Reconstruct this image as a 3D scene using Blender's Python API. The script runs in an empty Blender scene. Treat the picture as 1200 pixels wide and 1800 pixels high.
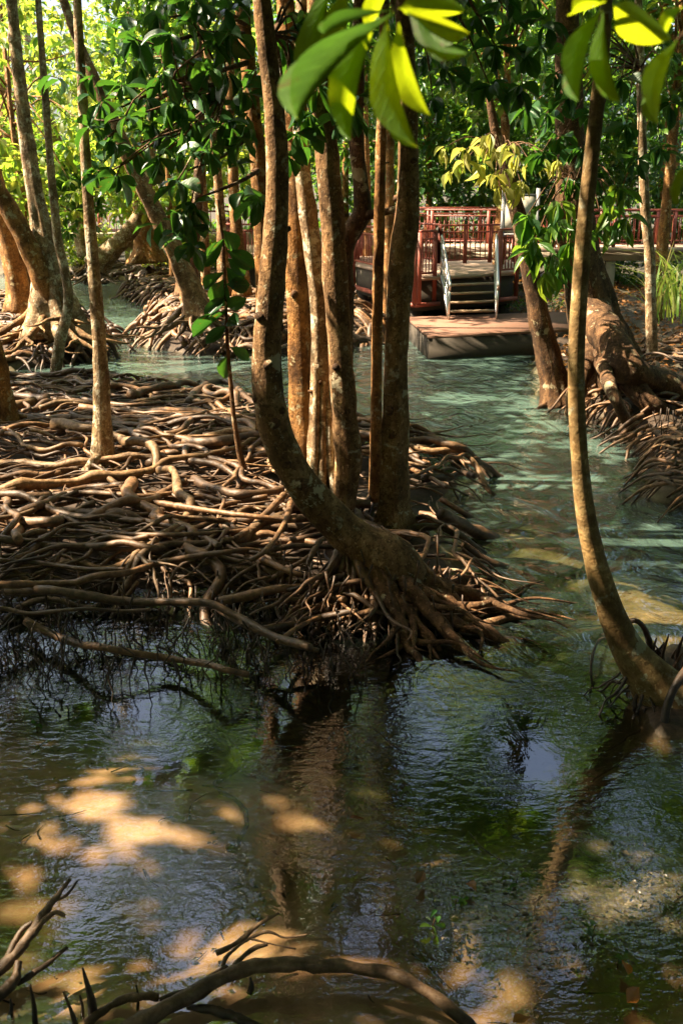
import bpy, math, random
import numpy as np
from mathutils import Vector, Matrix

random.seed(7)
RNG = np.random.default_rng(11)
R = math.radians
scene = bpy.context.scene
COL = scene.collection

# ------------------------------------------------------------------ camera
H, PITCH, F = 3.5, R(17.6), 1750.0          # eye height over the water, pitch, focal length in photo pixels
cam_d = bpy.data.cameras.new('camera')
cam = bpy.data.objects.new('camera', cam_d); COL.objects.link(cam)
cam.location = (0, 0, H); cam.rotation_euler = (R(90) - PITCH, 0, 0)
cam_d.sensor_fit = 'VERTICAL'; cam_d.sensor_height = 36; cam_d.lens = 35
cam_d.clip_start = 0.05; cam_d.clip_end = 1500
cam_d.dof.use_dof = True; cam_d.dof.focus_distance = 10.0; cam_d.dof.aperture_fstop = 4.5
scene.camera = cam

# ------------------------------------------------------------------ sun, sky, exposure
SUN_EL = R(50)
_az = Vector((-0.99, 0.06)).normalized()
SUN = np.array([_az.x * math.cos(SUN_EL), _az.y * math.cos(SUN_EL), math.sin(SUN_EL)])   # towards the sun
sd = bpy.data.lights.new('sun', 'SUN'); sd.energy = 5.0; sd.angle = R(0.53); sd.color = (1.0, 0.84, 0.60)
so = bpy.data.objects.new('sun', sd); COL.objects.link(so)
so.rotation_euler = Vector(SUN).to_track_quat('Z', 'Y').to_euler()
so.location = (-20, 10, 30)
world = bpy.data.worlds.new('World'); scene.world = world; world.use_nodes = True
wn = world.node_tree.nodes; wl = world.node_tree.links
sky = wn.new('ShaderNodeTexSky'); sky.sky_type = 'NISHITA'; sky.sun_disc = False
sky.sun_elevation = SUN_EL; sky.sun_rotation = math.atan2(SUN[0], SUN[1]); sky.dust_density = 6.0
wl.new(sky.outputs[0], wn['Background'].inputs[0]); wn['Background'].inputs[1].default_value = 0.075
scene.view_settings.view_transform = 'Standard'; scene.view_settings.look = 'None'
scene.view_settings.gamma = 1.0; scene.view_settings.exposure = 2.5
cy = scene.cycles
cy.use_denoising = True
cy.max_bounces = 8; cy.diffuse_bounces = 3; cy.glossy_bounces = 3; cy.transmission_bounces = 5; cy.transparent_max_bounces = 8
cy.caustics_reflective = False; cy.caustics_refractive = False
cy.sample_clamp_indirect = 6.0

# ------------------------------------------------------------------ pixel <-> place
cp, sp_ = math.cos(PITCH), math.sin(PITCH)
def ray(u, v):
    cx, c_y = (u - 600) / F, (900 - v) / F
    return np.array([cx, cp + c_y * sp_, -sp_ + c_y * cp])
def at_z(u, v, z=0.0):
    d = ray(u, v); t = (z - H) / d[2]; return np.array([0, 0, H]) + d * t
def at_y(u, v, Y):
    d = ray(u, v); return np.array([0, 0, H]) + d * (Y / d[1])
def project(P):
    P = np.atleast_2d(P); dz = P[:, 2] - H
    dep = P[:, 1] * cp - dz * sp_
    up = P[:, 1] * sp_ + dz * cp
    dd = np.maximum(dep, 1e-3)
    return 600 + F * P[:, 0] / dd, 900 - F * up / dd, dep
def pxw(w, p):                                  # width in pixels -> metres at point p
    return w * project(p)[2][0] / F

# ------------------------------------------------------------------ noise
def _hash(ix, iy, iz, seed):
    n = (ix * 374761393 + iy * 668265263 + iz * 2147483647 + seed * 1274126177) & 0xFFFFFFFF
    n = ((n ^ (n >> 13)) * 1274126177) & 0xFFFFFFFF
    n = (n ^ (n >> 16)) & 0xFFFFFFFF
    return n / 2147483648.0 - 1.0
def vnoise(x, y, z=0.0, seed=0):
    x, y, z = np.broadcast_arrays(np.asarray(x, float), np.asarray(y, float), np.asarray(z, float))
    ix, iy, iz = (np.floor(a).astype(np.int64) for a in (x, y, z))
    fx, fy, fz = x - ix, y - iy, z - iz
    s = lambda t: t * t * (3 - 2 * t)
    fx, fy, fz = s(fx), s(fy), s(fz)
    r = 0
    for dx in (0, 1):
        for dy in (0, 1):
            for dz in (0, 1):
                w = (fx if dx else 1 - fx) * (fy if dy else 1 - fy) * (fz if dz else 1 - fz)
                r = r + w * _hash(ix + dx, iy + dy, iz + dz, seed)
    return r
def fbm(x, y, z=0.0, seed=0, o=4):
    r, a = 0, 1.0
    for i in range(o):
        r = r + a * vnoise(np.asarray(x) * 2 ** i, np.asarray(y) * 2 ** i, np.asarray(z) * 2 ** i, seed + i); a *= 0.5
    return r
def sstep(a, b, x):
    t = np.clip((x - a) / (b - a), 0, 1); return t * t * (3 - 2 * t)

# ------------------------------------------------------------------ mesh helpers
def mesh_np(name, V, polys, smooth=True, attrs=None):
    V = np.asarray(V, np.float32)
    me = bpy.data.meshes.new(name)
    polys = [np.asarray(p, np.int32) for p in polys if len(p)]
    me.vertices.add(len(V)); me.vertices.foreach_set('co', V.ravel())
    nl = sum(p.size for p in polys); npoly = sum(len(p) for p in polys)
    me.loops.add(nl); me.polygons.add(npoly)
    me.loops.foreach_set('vertex_index', np.concatenate([p.ravel() for p in polys]))
    starts, o = [], 0
    for p in polys:
        k = p.shape[1]; starts.append(o + np.arange(len(p)) * k); o += p.size
    me.polygons.foreach_set('loop_start', np.concatenate(starts).astype(np.int32))
    me.update(calc_edges=True)
    if smooth: me.polygons.foreach_set('use_smooth', np.ones(npoly, bool))
    for k, a in (attrs or {}).items():
        at = me.attributes.new(k, 'FLOAT', 'POINT'); at.data.foreach_set('value', np.asarray(a, np.float32))
    me.validate()
    return me
class MB:
    def __init__(s): s.V, s.Q, s.T, s.n = [], [], [], 0
    def add(s, V, Q=None, T=None):
        V = np.asarray(V, float)
        if Q is not None and len(Q): s.Q.append(np.asarray(Q) + s.n)
        if T is not None and len(T): s.T.append(np.asarray(T) + s.n)
        s.V.append(V); s.n += len(V); return s
    def box(s, lo, hi, rz=0.0, c=(0, 0)):
        x0, y0, z0 = lo; x1, y1, z1 = hi
        V = np.array([(x, y, z) for z in (z0, z1) for y in (y0, y1) for x in (x0, x1)], float)
        if rz:
            a, b = math.cos(rz), math.sin(rz); X = V[:, 0] - c[0]; Y = V[:, 1] - c[1]
            V[:, 0], V[:, 1] = c[0] + a * X - b * Y, c[1] + b * X + a * Y
        return s.add(V, [(0, 2, 3, 1), (4, 5, 7, 6), (0, 1, 5, 4), (2, 6, 7, 3), (0, 4, 6, 2), (1, 3, 7, 5)])
    def bar(s, a, b, w, h=None):                # rectangular bar between two points
        a, b = np.array(a, float), np.array(b, float); h = h or w
        d = b - a; d /= np.linalg.norm(d)
        u = np.cross(d, (0, 0, 1.0)); 
        if np.linalg.norm(u) < 1e-3: u = np.array([1.0, 0, 0])
        u /= np.linalg.norm(u); n = np.cross(u, d)
        V = [p + u * i * w / 2 + n * j * h / 2 for p in (a, b) for i, j in ((-1, -1), (1, -1), (1, 1), (-1, 1))]
        return s.add(V, [(0, 1, 5, 4), (1, 2, 6, 5), (2, 3, 7, 6), (3, 0, 4, 7), (3, 2, 1, 0), (4, 5, 6, 7)])
    def prism(s, poly, z0, z1):
        n = len(poly); V = [(p[0], p[1], z0) for p in poly] + [(p[0], p[1], z1) for p in poly]
        s.add(V, [(i, (i + 1) % n, n + (i + 1) % n, n + i) for i in range(n)])
        base = s.n - 2 * n
        T = [(base, base + i + 1, base + i) for i in range(1, n - 1)] + [(base + n, base + n + i, base + n + i + 1) for i in range(1, n - 1)]
        s.T.append(np.array(T)); return s
    def tube(s, *a, **k):
        V, Q, T = tube(*a, **k); return s.add(V, Q, T)
    def mesh(s, name, loc=(0, 0, 0), smooth=True):
        V = np.concatenate(s.V) - np.asarray(loc)
        return mesh_np(name, V, [np.concatenate(s.Q) if s.Q else [], np.concatenate(s.T) if s.T else []], smooth)

def catmull(P, n):
    P = np.asarray(P, float)
    if len(P) == 2: P = np.array([P[0], (P[0] + P[1]) / 2, P[1]])
    t = np.concatenate([[0], np.cumsum(np.linalg.norm(np.diff(P[:, :3], axis=0), axis=1) + 1e-6)])
    e0, e1 = 2 * P[0] - P[1], 2 * P[-1] - P[-2]
    Q = np.vstack([e0, P, e1])
    out = []
    for x in np.linspace(0, t[-1], n):
        i = min(int(np.searchsorted(t, x, 'right')) - 1, len(P) - 2); u = (x - t[i]) / (t[i + 1] - t[i])
        p0, p1, p2, p3 = Q[i], Q[i + 1], Q[i + 2], Q[i + 3]
        out.append(0.5 * (2 * p1 + (p2 - p0) * u + (2 * p0 - 5 * p1 + 4 * p2 - p3) * u * u + (3 * p1 - p0 - 3 * p2 + p3) * u ** 3))
    return np.array(out)

def tube(P, rad, sides=8, rough=0.0, nscale=6.0, flute=0.0, nfl=5, flat=1.0, seed=0):
    """P (n,3), rad scalar or (n,); fluting grows towards the first point"""
    P = np.asarray(P, float); n = len(P); rad = np.broadcast_to(np.asarray(rad, float), (n,))
    T = np.gradient(P, axis=0); T /= np.linalg.norm(T, axis=1)[:, None] + 1e-9
    u = np.cross(T[0], (0.31, 0.17, 0.93)); 
    if np.linalg.norm(u) < 0.2: u = np.cross(T[0], (1, 0, 0))
    u /= np.linalg.norm(u)
    U = np.empty((n, 3))
    for i in range(n):
        u = u - T[i] * u.dot(T[i]); u /= np.linalg.norm(u); U[i] = u
    W = np.cross(T, U)
    a = np.arange(sides) / sides * 2 * np.pi
    rr = np.repeat(rad[:, None], sides, 1)
    if flute:
        fall = np.linspace(1, 0, n)[:, None] ** 2.2
        fall = np.maximum(fall, 0.12)
        rr = rr * (1 + flute * fall * (np.sin(nfl * a + seed) + 0.5 * np.sin((nfl + 3) * a + 2 * seed))[None, :] * 0.6)
    off = U[:, None, :] * np.cos(a)[None, :, None] + W[:, None, :] * np.sin(a)[None, :, None] * flat
    if rough:
        q = (P[:, None, :] + off * rad[:, None, None]) * nscale
        rr = rr * (1 + rough * fbm(q[..., 0], q[..., 1], q[..., 2], seed, 3))
    V = (P[:, None, :] + off * rr[..., None]).reshape(-1, 3)
    i = np.arange(n - 1)[:, None] * sides; j = np.arange(sides)[None, :]; k = (j + 1) % sides
    Q = np.stack([i + j, i + k, i + sides + k, i + sides + j], -1).reshape(-1, 4)
    V = np.vstack([V, P[0], P[-1]]); c0, c1 = n * sides, n * sides + 1
    b = (n - 1) * sides
    Tt = [(c0, (x + 1) % sides, x) for x in range(sides)] + [(c1, b + x, b + (x + 1) % sides) for x in range(sides)]
    return V, Q, np.array(Tt)

# ------------------------------------------------------------------ object helpers
def link(name, me, mat=None, parent=None, loc=(0, 0, 0)):
    o = bpy.data.objects.new(name, me); COL.objects.link(o)
    if mat is not None and me is not None and not me.materials: me.materials.append(mat)
    o.location = loc
    if parent: o.parent = parent
    return o
def thing(name, label, cat, loc, group=None):
    o = bpy.data.objects.new(name, None); COL.objects.link(o); o.location = loc; o.empty_display_size = 0.2
    o['label'] = label; o['category'] = cat
    if group: o['group'] = group
    return o
def wloc(o):
    p = np.array(o.location)
    while o.parent: o = o.parent; p = p + np.array(o.location)
    return p
def part(name, mb, mat, parent, smooth=True, stuff=False):
    o = link(name, mb.mesh(name, wloc(parent), smooth), mat, parent)
    if stuff: o['kind'] = 'stuff'
    return o
def structure(name, me, mat, kind='structure'):
    o = link(name, me, mat); o['kind'] = kind; return o

# ------------------------------------------------------------------ materials
def newmat(name):
    m = bpy.data.materials.new(name); m.use_nodes = True
    nt = m.node_tree; nt.nodes.clear()
    out = nt.nodes.new('ShaderNodeOutputMaterial')
    return m, nt, out
def N(nt, t, **kw):
    n = nt.nodes.new('ShaderNode' + t)
    for k, v in kw.items():
        if k in n.inputs: n.inputs[k].default_value = v
        else: setattr(n, k, v)
    return n
def ramp(nt, src, stops):
    r = N(nt, 'ValToRGB'); e = r.color_ramp.elements
    while len(e) < len(stops): e.new(0.5)
    for el, (p, c) in zip(e, stops): el.position = p; el.color = (*c, 1)
    nt.links.new(src, r.inputs[0]); return r.outputs[0]
def mixc(nt, fac, a, b, mode='MIX'):
    m = N(nt, 'Mix', data_type='RGBA', blend_type=mode)
    for s, v in ((0, fac), (6, a), (7, b)):
        if hasattr(v, 'links') or isinstance(v, bpy.types.NodeSocket): nt.links.new(v, m.inputs[s])
        elif s: m.inputs[s].default_value = (*v, 1)
        else: m.inputs[s].default_value = v
    return m.outputs[2]
def coords(nt, scale=(1, 1, 1), kind='pos'):
    mp = N(nt, 'Mapping'); mp.inputs['Scale'].default_value = scale
    if kind == 'pos': g = N(nt, 'NewGeometry'); nt.links.new(g.outputs['Position'], mp.inputs[0])
    else: g = N(nt, 'TexCoord'); nt.links.new(g.outputs['Object'], mp.inputs[0])
    return mp.outputs[0]
def noise(nt, vec, scale, detail=4, rough=0.55, dist=0.0):
    n = N(nt, 'TexNoise', Scale=scale, Detail=detail, Roughness=rough, Distortion=dist); nt.links.new(vec, n.inputs['Vector']); return n.outputs[0]
def bump(nt, h, strength, distance, prev=None):
    b = N(nt, 'Bump', Strength=strength, Distance=distance); nt.links.new(h, b.inputs['Height'])
    if prev is not None: nt.links.new(prev, b.inputs['Normal'])
    return b.outputs[0]
def principled(nt, out, col, rough=0.8, normal=None, spec=0.4, metallic=0.0):
    p = N(nt, 'BsdfPrincipled'); p.inputs['Metallic'].default_value = metallic
    for nm, v in (('Base Color', col), ('Roughness', rough)):
        if isinstance(v, bpy.types.NodeSocket): nt.links.new(v, p.inputs[nm])
        else: p.inputs[nm].default_value = (*v, 1) if isinstance(v, tuple) else v
    p.inputs['Specular IOR Level'].default_value = spec
    if normal is not None: nt.links.new(normal, p.inputs['Normal'])
    nt.links.new(p.outputs[0], out.inputs[0]); return p

def bark(name, dark, mid, light, lichen, lich_amt=0.58, band=0.0, speck=0.5, stretch=(1, 1, 0.45), bd=0.02):
    m, nt, out = newmat(name)
    c = coords(nt, stretch); c1 = coords(nt)
    n1 = noise(nt, c, 9, 6, 0.65)
    col = ramp(nt, n1, [(0.3, dark), (0.5, mid), (0.72, light)])
    n2 = noise(nt, c1, 7, 3, 0.5, 0.6)
    lf = ramp(nt, n2, [(lich_amt, (0, 0, 0)), (lich_amt + 0.05, (1, 1, 1))])
    n4 = noise(nt, c1, 45, 3, 0.6)
    lf2 = mixc(nt, 1.0, lf, ramp(nt, n4, [(0.35, (0.2, 0.2, 0.2)), (0.6, (1, 1, 1))]), 'MULTIPLY')
    col = mixc(nt, lf2, col, lichen)
    n3 = noise(nt, coords(nt, (1, 1, 0.8)), 55, 2, 0.5)
    sf = ramp(nt, n3, [(0.58, (0, 0, 0)), (0.66, (speck,) * 3)])
    col = mixc(nt, sf, col, tuple(x * 0.45 for x in dark))
    n5 = noise(nt, c1, 20, 4, 0.7, 0.3)
    col = mixc(nt, ramp(nt, n5, [(0.53, (0, 0, 0)), (0.6, (0.75,) * 3)]), col, dark)
    n6 = noise(nt, coords(nt, (1.3, 1.3, 1)), 27, 3, 0.6)
    col = mixc(nt, ramp(nt, n6, [(0.6, (0, 0, 0)), (0.67, (0.6,) * 3)]), col, tuple(min(1, x * 1.5) for x in light))
    n7 = noise(nt, c1, 2.6, 3, 0.55, 0.4)
    col = mixc(nt, 1.0, col, ramp(nt, n7, [(0.34, (0.5, 0.47, 0.42)), (0.5, (0.95, 0.95, 0.95)), (0.66, (1.3, 1.25, 1.15))]), 'MULTIPLY')
    lf3 = ramp(nt, noise(nt, c1, 3.4, 5, 0.7, 0.2), [(0.60, (0, 0, 0)), (0.63, (0.8,) * 3)]); col = mixc(nt, lf3, col, lichen)
    if band:
        nb = noise(nt, coords(nt, (0.35, 0.35, 1)), 6.5, 2, 0.45, 0.5)
        bf = ramp(nt, nb, [(0.46, (0, 0, 0)), (0.5, (band,) * 3), (0.58, (band,) * 3), (0.62, (0, 0, 0))])
        col = mixc(nt, bf, col, tuple(x * 0.55 for x in dark))
    b = bump(nt, n1, 1.0, bd * 1.6); b = bump(nt, n5, 0.8, bd * .5, b); b = bump(nt, n4, 0.6, 0.006, b)
    principled(nt, out, col, 0.85, b, 0.25); return m
M = {}
M['bark'] = bark('mottled_bark', (0.07, 0.034, 0.013), (0.20, 0.108, 0.046), (0.34, 0.215, 0.105), (0.42, 0.36, 0.24), 0.62)
M['bark_orange'] = bark('ochre_bark', (0.085, 0.036, 0.010), (0.235, 0.108, 0.032), (0.36, 0.195, 0.07), (0.40, 0.33, 0.19), 0.60)
M['bark_dark'] = bark('dark_bark', (0.03, 0.015, 0.007), (0.09, 0.044, 0.019), (0.17, 0.095, 0.045), (0.36, 0.30, 0.19), 0.66)
M['bark_pale'] = bark('pale_lichened_bark', (0.10, 0.057, 0.028), (0.27, 0.175, 0.095), (0.43, 0.325, 0.20), (0.54, 0.49, 0.37), 0.54)
M['bark_band'] = bark('banded_smooth_bark', (0.15, 0.085, 0.03), (0.27, 0.17, 0.07), (0.33, 0.24, 0.11), (0.42, 0.40, 0.28), 0.64, band=0.45, speck=0.35, stretch=(1, 1, 1), bd=0.006)

def rootmat(name, a, b, c, wet=0.5):
    m, nt, out = newmat(name)
    g = N(nt, 'ObjectInfo')
    ri = N(nt, 'NewGeometry')
    co = coords(nt)
    n1 = noise(nt, co, 14, 5, 0.65); n2 = noise(nt, co, 2.2, 3); n3 = noise(nt, co, 70, 3)
    col = ramp(nt, n1, [(0.3, a), (0.5, b), (0.7, c)])
    tint = ramp(nt, g.outputs['Random'], [(0.0, (0.40, 0.38, 0.37)), (0.5, (0.9, 0.9, 0.9)), (1, (1.3, 1.18, 1.0))])
    col = mixc(nt, 1.0, col, tint, 'MULTIPLY')
    isl = ramp(nt, ri.outputs['Random Per Island'], [(0.0, (0.5, 0.48, 0.46)), (1, (1.15, 1.1, 1.05))])
    col = mixc(nt, 1.0, col, isl, 'MULTIPLY')
    col = mixc(nt, ramp(nt, n2, [(0.52, (0, 0, 0)), (0.66, (0.6,) * 3)]), col, tuple(x * 0.5 for x in a))
    ge2 = N(nt, 'SeparateXYZ'); nt.links.new(ri.outputs['Position'], ge2.inputs[0])
    wet_z = ramp(nt, ge2.outputs[2], [(0.03, (.45, .45, .45)), (0.09, (1, 1, 1))]); col = mixc(nt, 1.0, col, wet_z, 'MULTIPLY')
    b1 = bump(nt, n1, 0.8, 0.012); b1 = bump(nt, n3, 0.4, 0.003, b1)
    principled(nt, out, col, 0.55, b1, wet); return m
M['root'] = rootmat('root_bark', (0.045, 0.023, 0.010), (0.15, 0.080, 0.036), (0.30, 0.175, 0.090))
M['root_dark'] = rootmat('muddy_root_bark', (0.018, 0.010, 0.005), (0.05, 0.026, 0.011), (0.11, 0.06, 0.028))
M['root_pale'] = rootmat('weathered_root_bark', (0.06, 0.036, 0.018), (0.18, 0.113, 0.06), (0.34, 0.235, 0.14), 0.3)
M['driftwood'] = rootmat('bleached_wood', (0.06, 0.036, 0.022), (0.14, 0.09, 0.055), (0.26, 0.18, 0.115), 0.3)

def leafmat(name, cols, trans, tf=0.45, rough=0.42, spec=0.35, veins=False):
    m, nt, out = newmat(name)
    oi = N(nt, 'ObjectInfo'); ge = N(nt, 'NewGeometry')
    ad = N(nt, 'Math', operation='ADD'); nt.links.new(oi.outputs['Random'], ad.inputs[0]); nt.links.new(ge.outputs['Random Per Island'], ad.inputs[1])
    fr = N(nt, 'Math', operation='FRACT'); nt.links.new(ad.outputs[0], fr.inputs[0])
    k = len(cols)
    col = ramp(nt, fr.outputs[0], [(i / (k - 1) if k > 1 else 0, c) for i, c in enumerate(cols)])
    tr = ramp(nt, fr.outputs[0], [(i / (len(trans) - 1), c) for i, c in enumerate(trans)])
    n1 = noise(nt, coords(nt), 38, 3)
    col = mixc(nt, 0.5, col, mixc(nt, 1.0, col, ramp(nt, n1, [(0.3, (0.5, 0.55, 0.5)), (0.7, (1.3, 1.3, 1.2))]), 'MULTIPLY'))
    hb = n1
    if veins:
        tc = N(nt, 'TexCoord'); sx = N(nt, 'SeparateXYZ'); nt.links.new(tc.outputs['Object'], sx.inputs[0])
        ab = N(nt, 'Math', operation='ABSOLUTE'); nt.links.new(sx.outputs[0], ab.inputs[0])
        k1 = N(nt, 'Math', operation='MULTIPLY'); nt.links.new(ab.outputs[0], k1.inputs[0]); k1.inputs[1].default_value = 0.6
        k2 = N(nt, 'Math', operation='SUBTRACT'); nt.links.new(sx.outputs[1], k2.inputs[0]); nt.links.new(k1.outputs[0], k2.inputs[1])
        nv = noise(nt, tc.outputs['Object'], 5, 2); k3 = N(nt, 'Math', operation='MULTIPLY_ADD'); nt.links.new(nv, k3.inputs[0]); k3.inputs[1].default_value = .16; nt.links.new(k2.outputs[0], k3.inputs[2])
        k4 = N(nt, 'Math', operation='MULTIPLY'); nt.links.new(k3.outputs[0], k4.inputs[0]); k4.inputs[1].default_value = 9.0
        k5 = N(nt, 'Math', operation='FRACT'); nt.links.new(k4.outputs[0], k5.inputs[0])
        side = ramp(nt, k5.outputs[0], [(0.0, (1, 1, 1)), (0.12, (0, 0, 0)), (0.88, (0, 0, 0)), (1.0, (1, 1, 1))])
        rib = ramp(nt, ab.outputs[0], [(0.0, (1, 1, 1)), (0.02, (1, 1, 1)), (0.045, (0, 0, 0))])
        vv = mixc(nt, 1.0, side, rib, 'LIGHTEN')
        vm = mixc(nt, 1.0, vv, (0.4,) * 3, 'MULTIPLY')
        col = mixc(nt, vm, col, tuple(min(1, c * 2.2) for c in cols[-1])); tr = mixc(nt, vm, tr, tuple(c * .5 for c in trans[0]))
        nb = noise(nt, tc.outputs['Object'], 3.2, 5, .7)
        spot = ramp(nt, nb, [(0.60, (0, 0, 0)), (0.64, (0.85,) * 3)])
        col = mixc(nt, spot, col, (0.13, 0.05, 0.012)); tr = mixc(nt, spot, tr, (0.30, 0.12, 0.015))
        tr = mixc(nt, ramp(nt, noise(nt, tc.outputs['Object'], 9, 4), [(.35, (0, 0, 0)), (.7, (.5,) * 3)]), tr, tuple(c * .6 for c in trans[0]))
        hb = mixc(nt, .5, n1, vv)
    p = N(nt, 'BsdfPrincipled', Roughness=rough); p.inputs['Specular IOR Level'].default_value = spec
    nt.links.new(col, p.inputs['Base Color']); nt.links.new(bump(nt, hb, 0.3, 0.004), p.inputs['Normal'])
    t = N(nt, 'BsdfTranslucent'); nt.links.new(tr, t.inputs[0])
    mx = N(nt, 'MixShader'); mx.inputs[0].default_value = tf
    nt.links.new(p.outputs[0], mx.inputs[1]); nt.links.new(t.outputs[0], mx.inputs[2]); nt.links.new(mx.outputs[0], out.inputs[0])
    return m
G0, G1, G2, G3 = (0.012, 0.045, 0.014), (0.025, 0.075, 0.018), (0.045, 0.11, 0.02), (0.085, 0.14, 0.022)
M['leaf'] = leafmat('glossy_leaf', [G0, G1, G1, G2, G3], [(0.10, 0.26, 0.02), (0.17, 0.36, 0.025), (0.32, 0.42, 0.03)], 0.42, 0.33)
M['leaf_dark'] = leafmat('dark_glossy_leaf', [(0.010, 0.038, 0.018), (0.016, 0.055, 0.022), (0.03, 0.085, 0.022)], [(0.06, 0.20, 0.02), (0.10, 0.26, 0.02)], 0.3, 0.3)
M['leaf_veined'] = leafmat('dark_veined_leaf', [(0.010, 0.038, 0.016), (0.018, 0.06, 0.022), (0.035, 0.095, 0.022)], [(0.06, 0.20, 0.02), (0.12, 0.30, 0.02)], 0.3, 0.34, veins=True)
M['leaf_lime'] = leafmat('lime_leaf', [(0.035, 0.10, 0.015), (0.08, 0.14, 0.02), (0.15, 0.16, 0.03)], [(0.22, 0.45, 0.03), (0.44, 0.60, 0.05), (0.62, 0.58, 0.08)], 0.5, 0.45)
M['leaf_front'] = leafmat('thin_sunlit_leaf', [(0.05, 0.13, 0.012), (0.07, 0.15, 0.012)], [(0.48, 0.64, 0.010), (0.62, 0.70, 0.014)], 0.62, 0.5, veins=True)
M['leaf_young'] = leafmat('young_yellow_leaf', [(0.12, 0.17, 0.03), (0.24, 0.24, 0.07), (0.36, 0.32, 0.13)], [(0.55, 0.58, 0.08), (0.65, 0.6, 0.12)], 0.45, 0.4)
M['leaf_dead'] = leafmat('fallen_leaf', [(0.16, 0.06, 0.02), (0.26, 0.11, 0.03), (0.10, 0.05, 0.02)], [(0.3, 0.12, 0.02), (0.4, 0.18, 0.02)], 0.25, 0.45)
M['litter'] = leafmat('sodden_leaf_litter', [(0.03, 0.024, 0.016), (0.075, 0.06, 0.04), (0.14, 0.115, 0.08), (0.05, 0.04, 0.025)], [(0.05, 0.04, 0.02), (0.08, 0.06, 0.03)], 0.1, 0.3, 0.6)
M['leaf_orange'] = leafmat('fallen_orange_leaf', [(0.36, 0.10, 0.02), (0.42, 0.17, 0.025)], [(0.4, 0.12, 0.02), (0.4, 0.18, 0.02)], 0.3, 0.4)
M['grass'] = leafmat('reed_blade', [(0.03, 0.09, 0.015), (0.07, 0.14, 0.022), (0.11, 0.17, 0.04), (0.20, 0.15, 0.06)], [(0.3, 0.45, 0.05), (0.4, 0.5, 0.08)], 0.4, 0.4)

def painted(name, base, rough=0.5, wear=(0.2, 0.12, 0.09)):
    m, nt, out = newmat(name)
    co = coords(nt); n1 = noise(nt, co, 3.5, 5, 0.6); n2 = noise(nt, co, 40, 3)
    col = mixc(nt, ramp(nt, n1, [(0.5, (0, 0, 0)), (0.75, (0.7,) * 3)]), base, wear)
    col = mixc(nt, 0.35, col, mixc(nt, 1, col, ramp(nt, n2, [(0.3, (0.6,) * 3), (0.7, (1.3,) * 3)]), 'MULTIPLY'))
    principled(nt, out, col, rough, bump(nt, n2, 0.3, 0.003), 0.35); return m
M['red_paint'] = painted('red_brown_painted_metal', (0.25, 0.06, 0.04), 0.5, (0.33, 0.12, 0.08))
M['deck'] = painted('weathered_deck_concrete', (0.40, 0.29, 0.22), 0.85, (0.27, 0.18, 0.13))
M['landing'] = painted('red_brown_slab', (0.17, 0.085, 0.055), 0.85, (0.11, 0.065, 0.045))
M['concrete'] = painted('stained_concrete', (0.36, 0.30, 0.22), 0.9, (0.12, 0.09, 0.06))
M['concrete_dark'] = painted('dark_concrete', (0.055, 0.043, 0.032), 0.85, (0.03, 0.026, 0.02))  # very dark tone for the parts below the slabs
M['tread'] = painted('worn_brown_tread', (0.30, 0.20, 0.12), 0.45, (0.42, 0.33, 0.24))
M['board'] = painted('pale_board', (0.62, 0.58, 0.50), 0.6, (0.45, 0.42, 0.36))
M['grey_metal'] = painted('grey_post', (0.25, 0.25, 0.26), 0.5, (0.16, 0.15, 0.15))
m, nt, out = newmat('brushed_steel'); n1 = noise(nt, coords(nt, (20, 20, 2)), 12, 3)
principled(nt, out, ramp(nt, n1, [(0.3, (0.5, 0.48, 0.45)), (0.7, (0.72, 0.70, 0.66))]), 0.28, None, 0.5, 1.0); M['steel'] = m

# ------------------------------------------------------------------ land forms
def wpoly(px, z=0.0): return np.array([at_z(u, v, z)[:2] for u, v in px])
def sdf(poly, x, y):
    x = np.asarray(x, float); y = np.asarray(y, float)
    d = np.full(x.shape, 1e9); ins = np.zeros(x.shape, bool); n = len(poly)
    for i in range(n):
        a, b = poly[i], poly[(i + 1) % n]
        ex, ey = b - a; wx, wy = x - a[0], y - a[1]
        t = np.clip((wx * ex + wy * ey) / (ex * ex + ey * ey + 1e-12), 0, 1)
        d = np.minimum(d, (wx - t * ex) ** 2 + (wy - t * ey) ** 2)
        c = ((a[1] <= y) & (b[1] > y)) | ((b[1] <= y) & (a[1] > y))
        xi = a[0] + (y - a[1]) * ex / (ey if abs(ey) > 1e-9 else 1e-9)
        ins ^= c & (x < xi)
    return np.where(ins, 1, -1) * np.sqrt(d)
P_LEFT = wpoly([(-700, 695), (0, 692), (200, 695), (330, 715), (470, 735), (620, 770), (740, 805), (835, 850), (780, 900), (800, 970), (850, 1050), (700, 1100), (640, 1095), (500, 1060), (300, 1050), (0, 1055), (-700, 1060)])
P_ISL1 = wpoly([(-700, 545), (0, 530), (100, 530), (185, 580), (212, 608), (185, 632), (60, 648), (0, 655), (-700, 665)])
P_ISL2 = wpoly([(240, 588), (262, 560), (330, 535), (460, 545), (600, 560), (690, 575), (680, 605), (515, 622), (460, 630), (300, 622), (242, 610)])
P_ISL3 = wpoly([(215, 522), (255, 495), (330, 485), (430, 500), (420, 535), (330, 545), (260, 540)])
P_FAR = np.vstack([wpoly([(-600, 474), (60, 482), (130, 492), (285, 492), (300, 480), (420, 500), (600, 545), (700, 585), (760, 600), (930, 598), (945, 690), (1000, 722), (1060, 745), (1105, 795), (1125, 835), (1140, 875), (1250, 905), (1450, 950), (2600, 1000)]), [[60, 12], [150, 60], [150, 300], [-150, 300], [-150, 60]]])
P_NEAR = wpoly([(1060, 1190), (1090, 1260), (1130, 1310), (1500, 1330), (1500, 1150), (1180, 1130)])
P_LIT = wpoly([(700, 1500), (830, 1455), (1000, 1440), (1150, 1480), (1350, 1530), (1350, 1720), (1150, 1700), (900, 1690), (760, 1620)])
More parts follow.
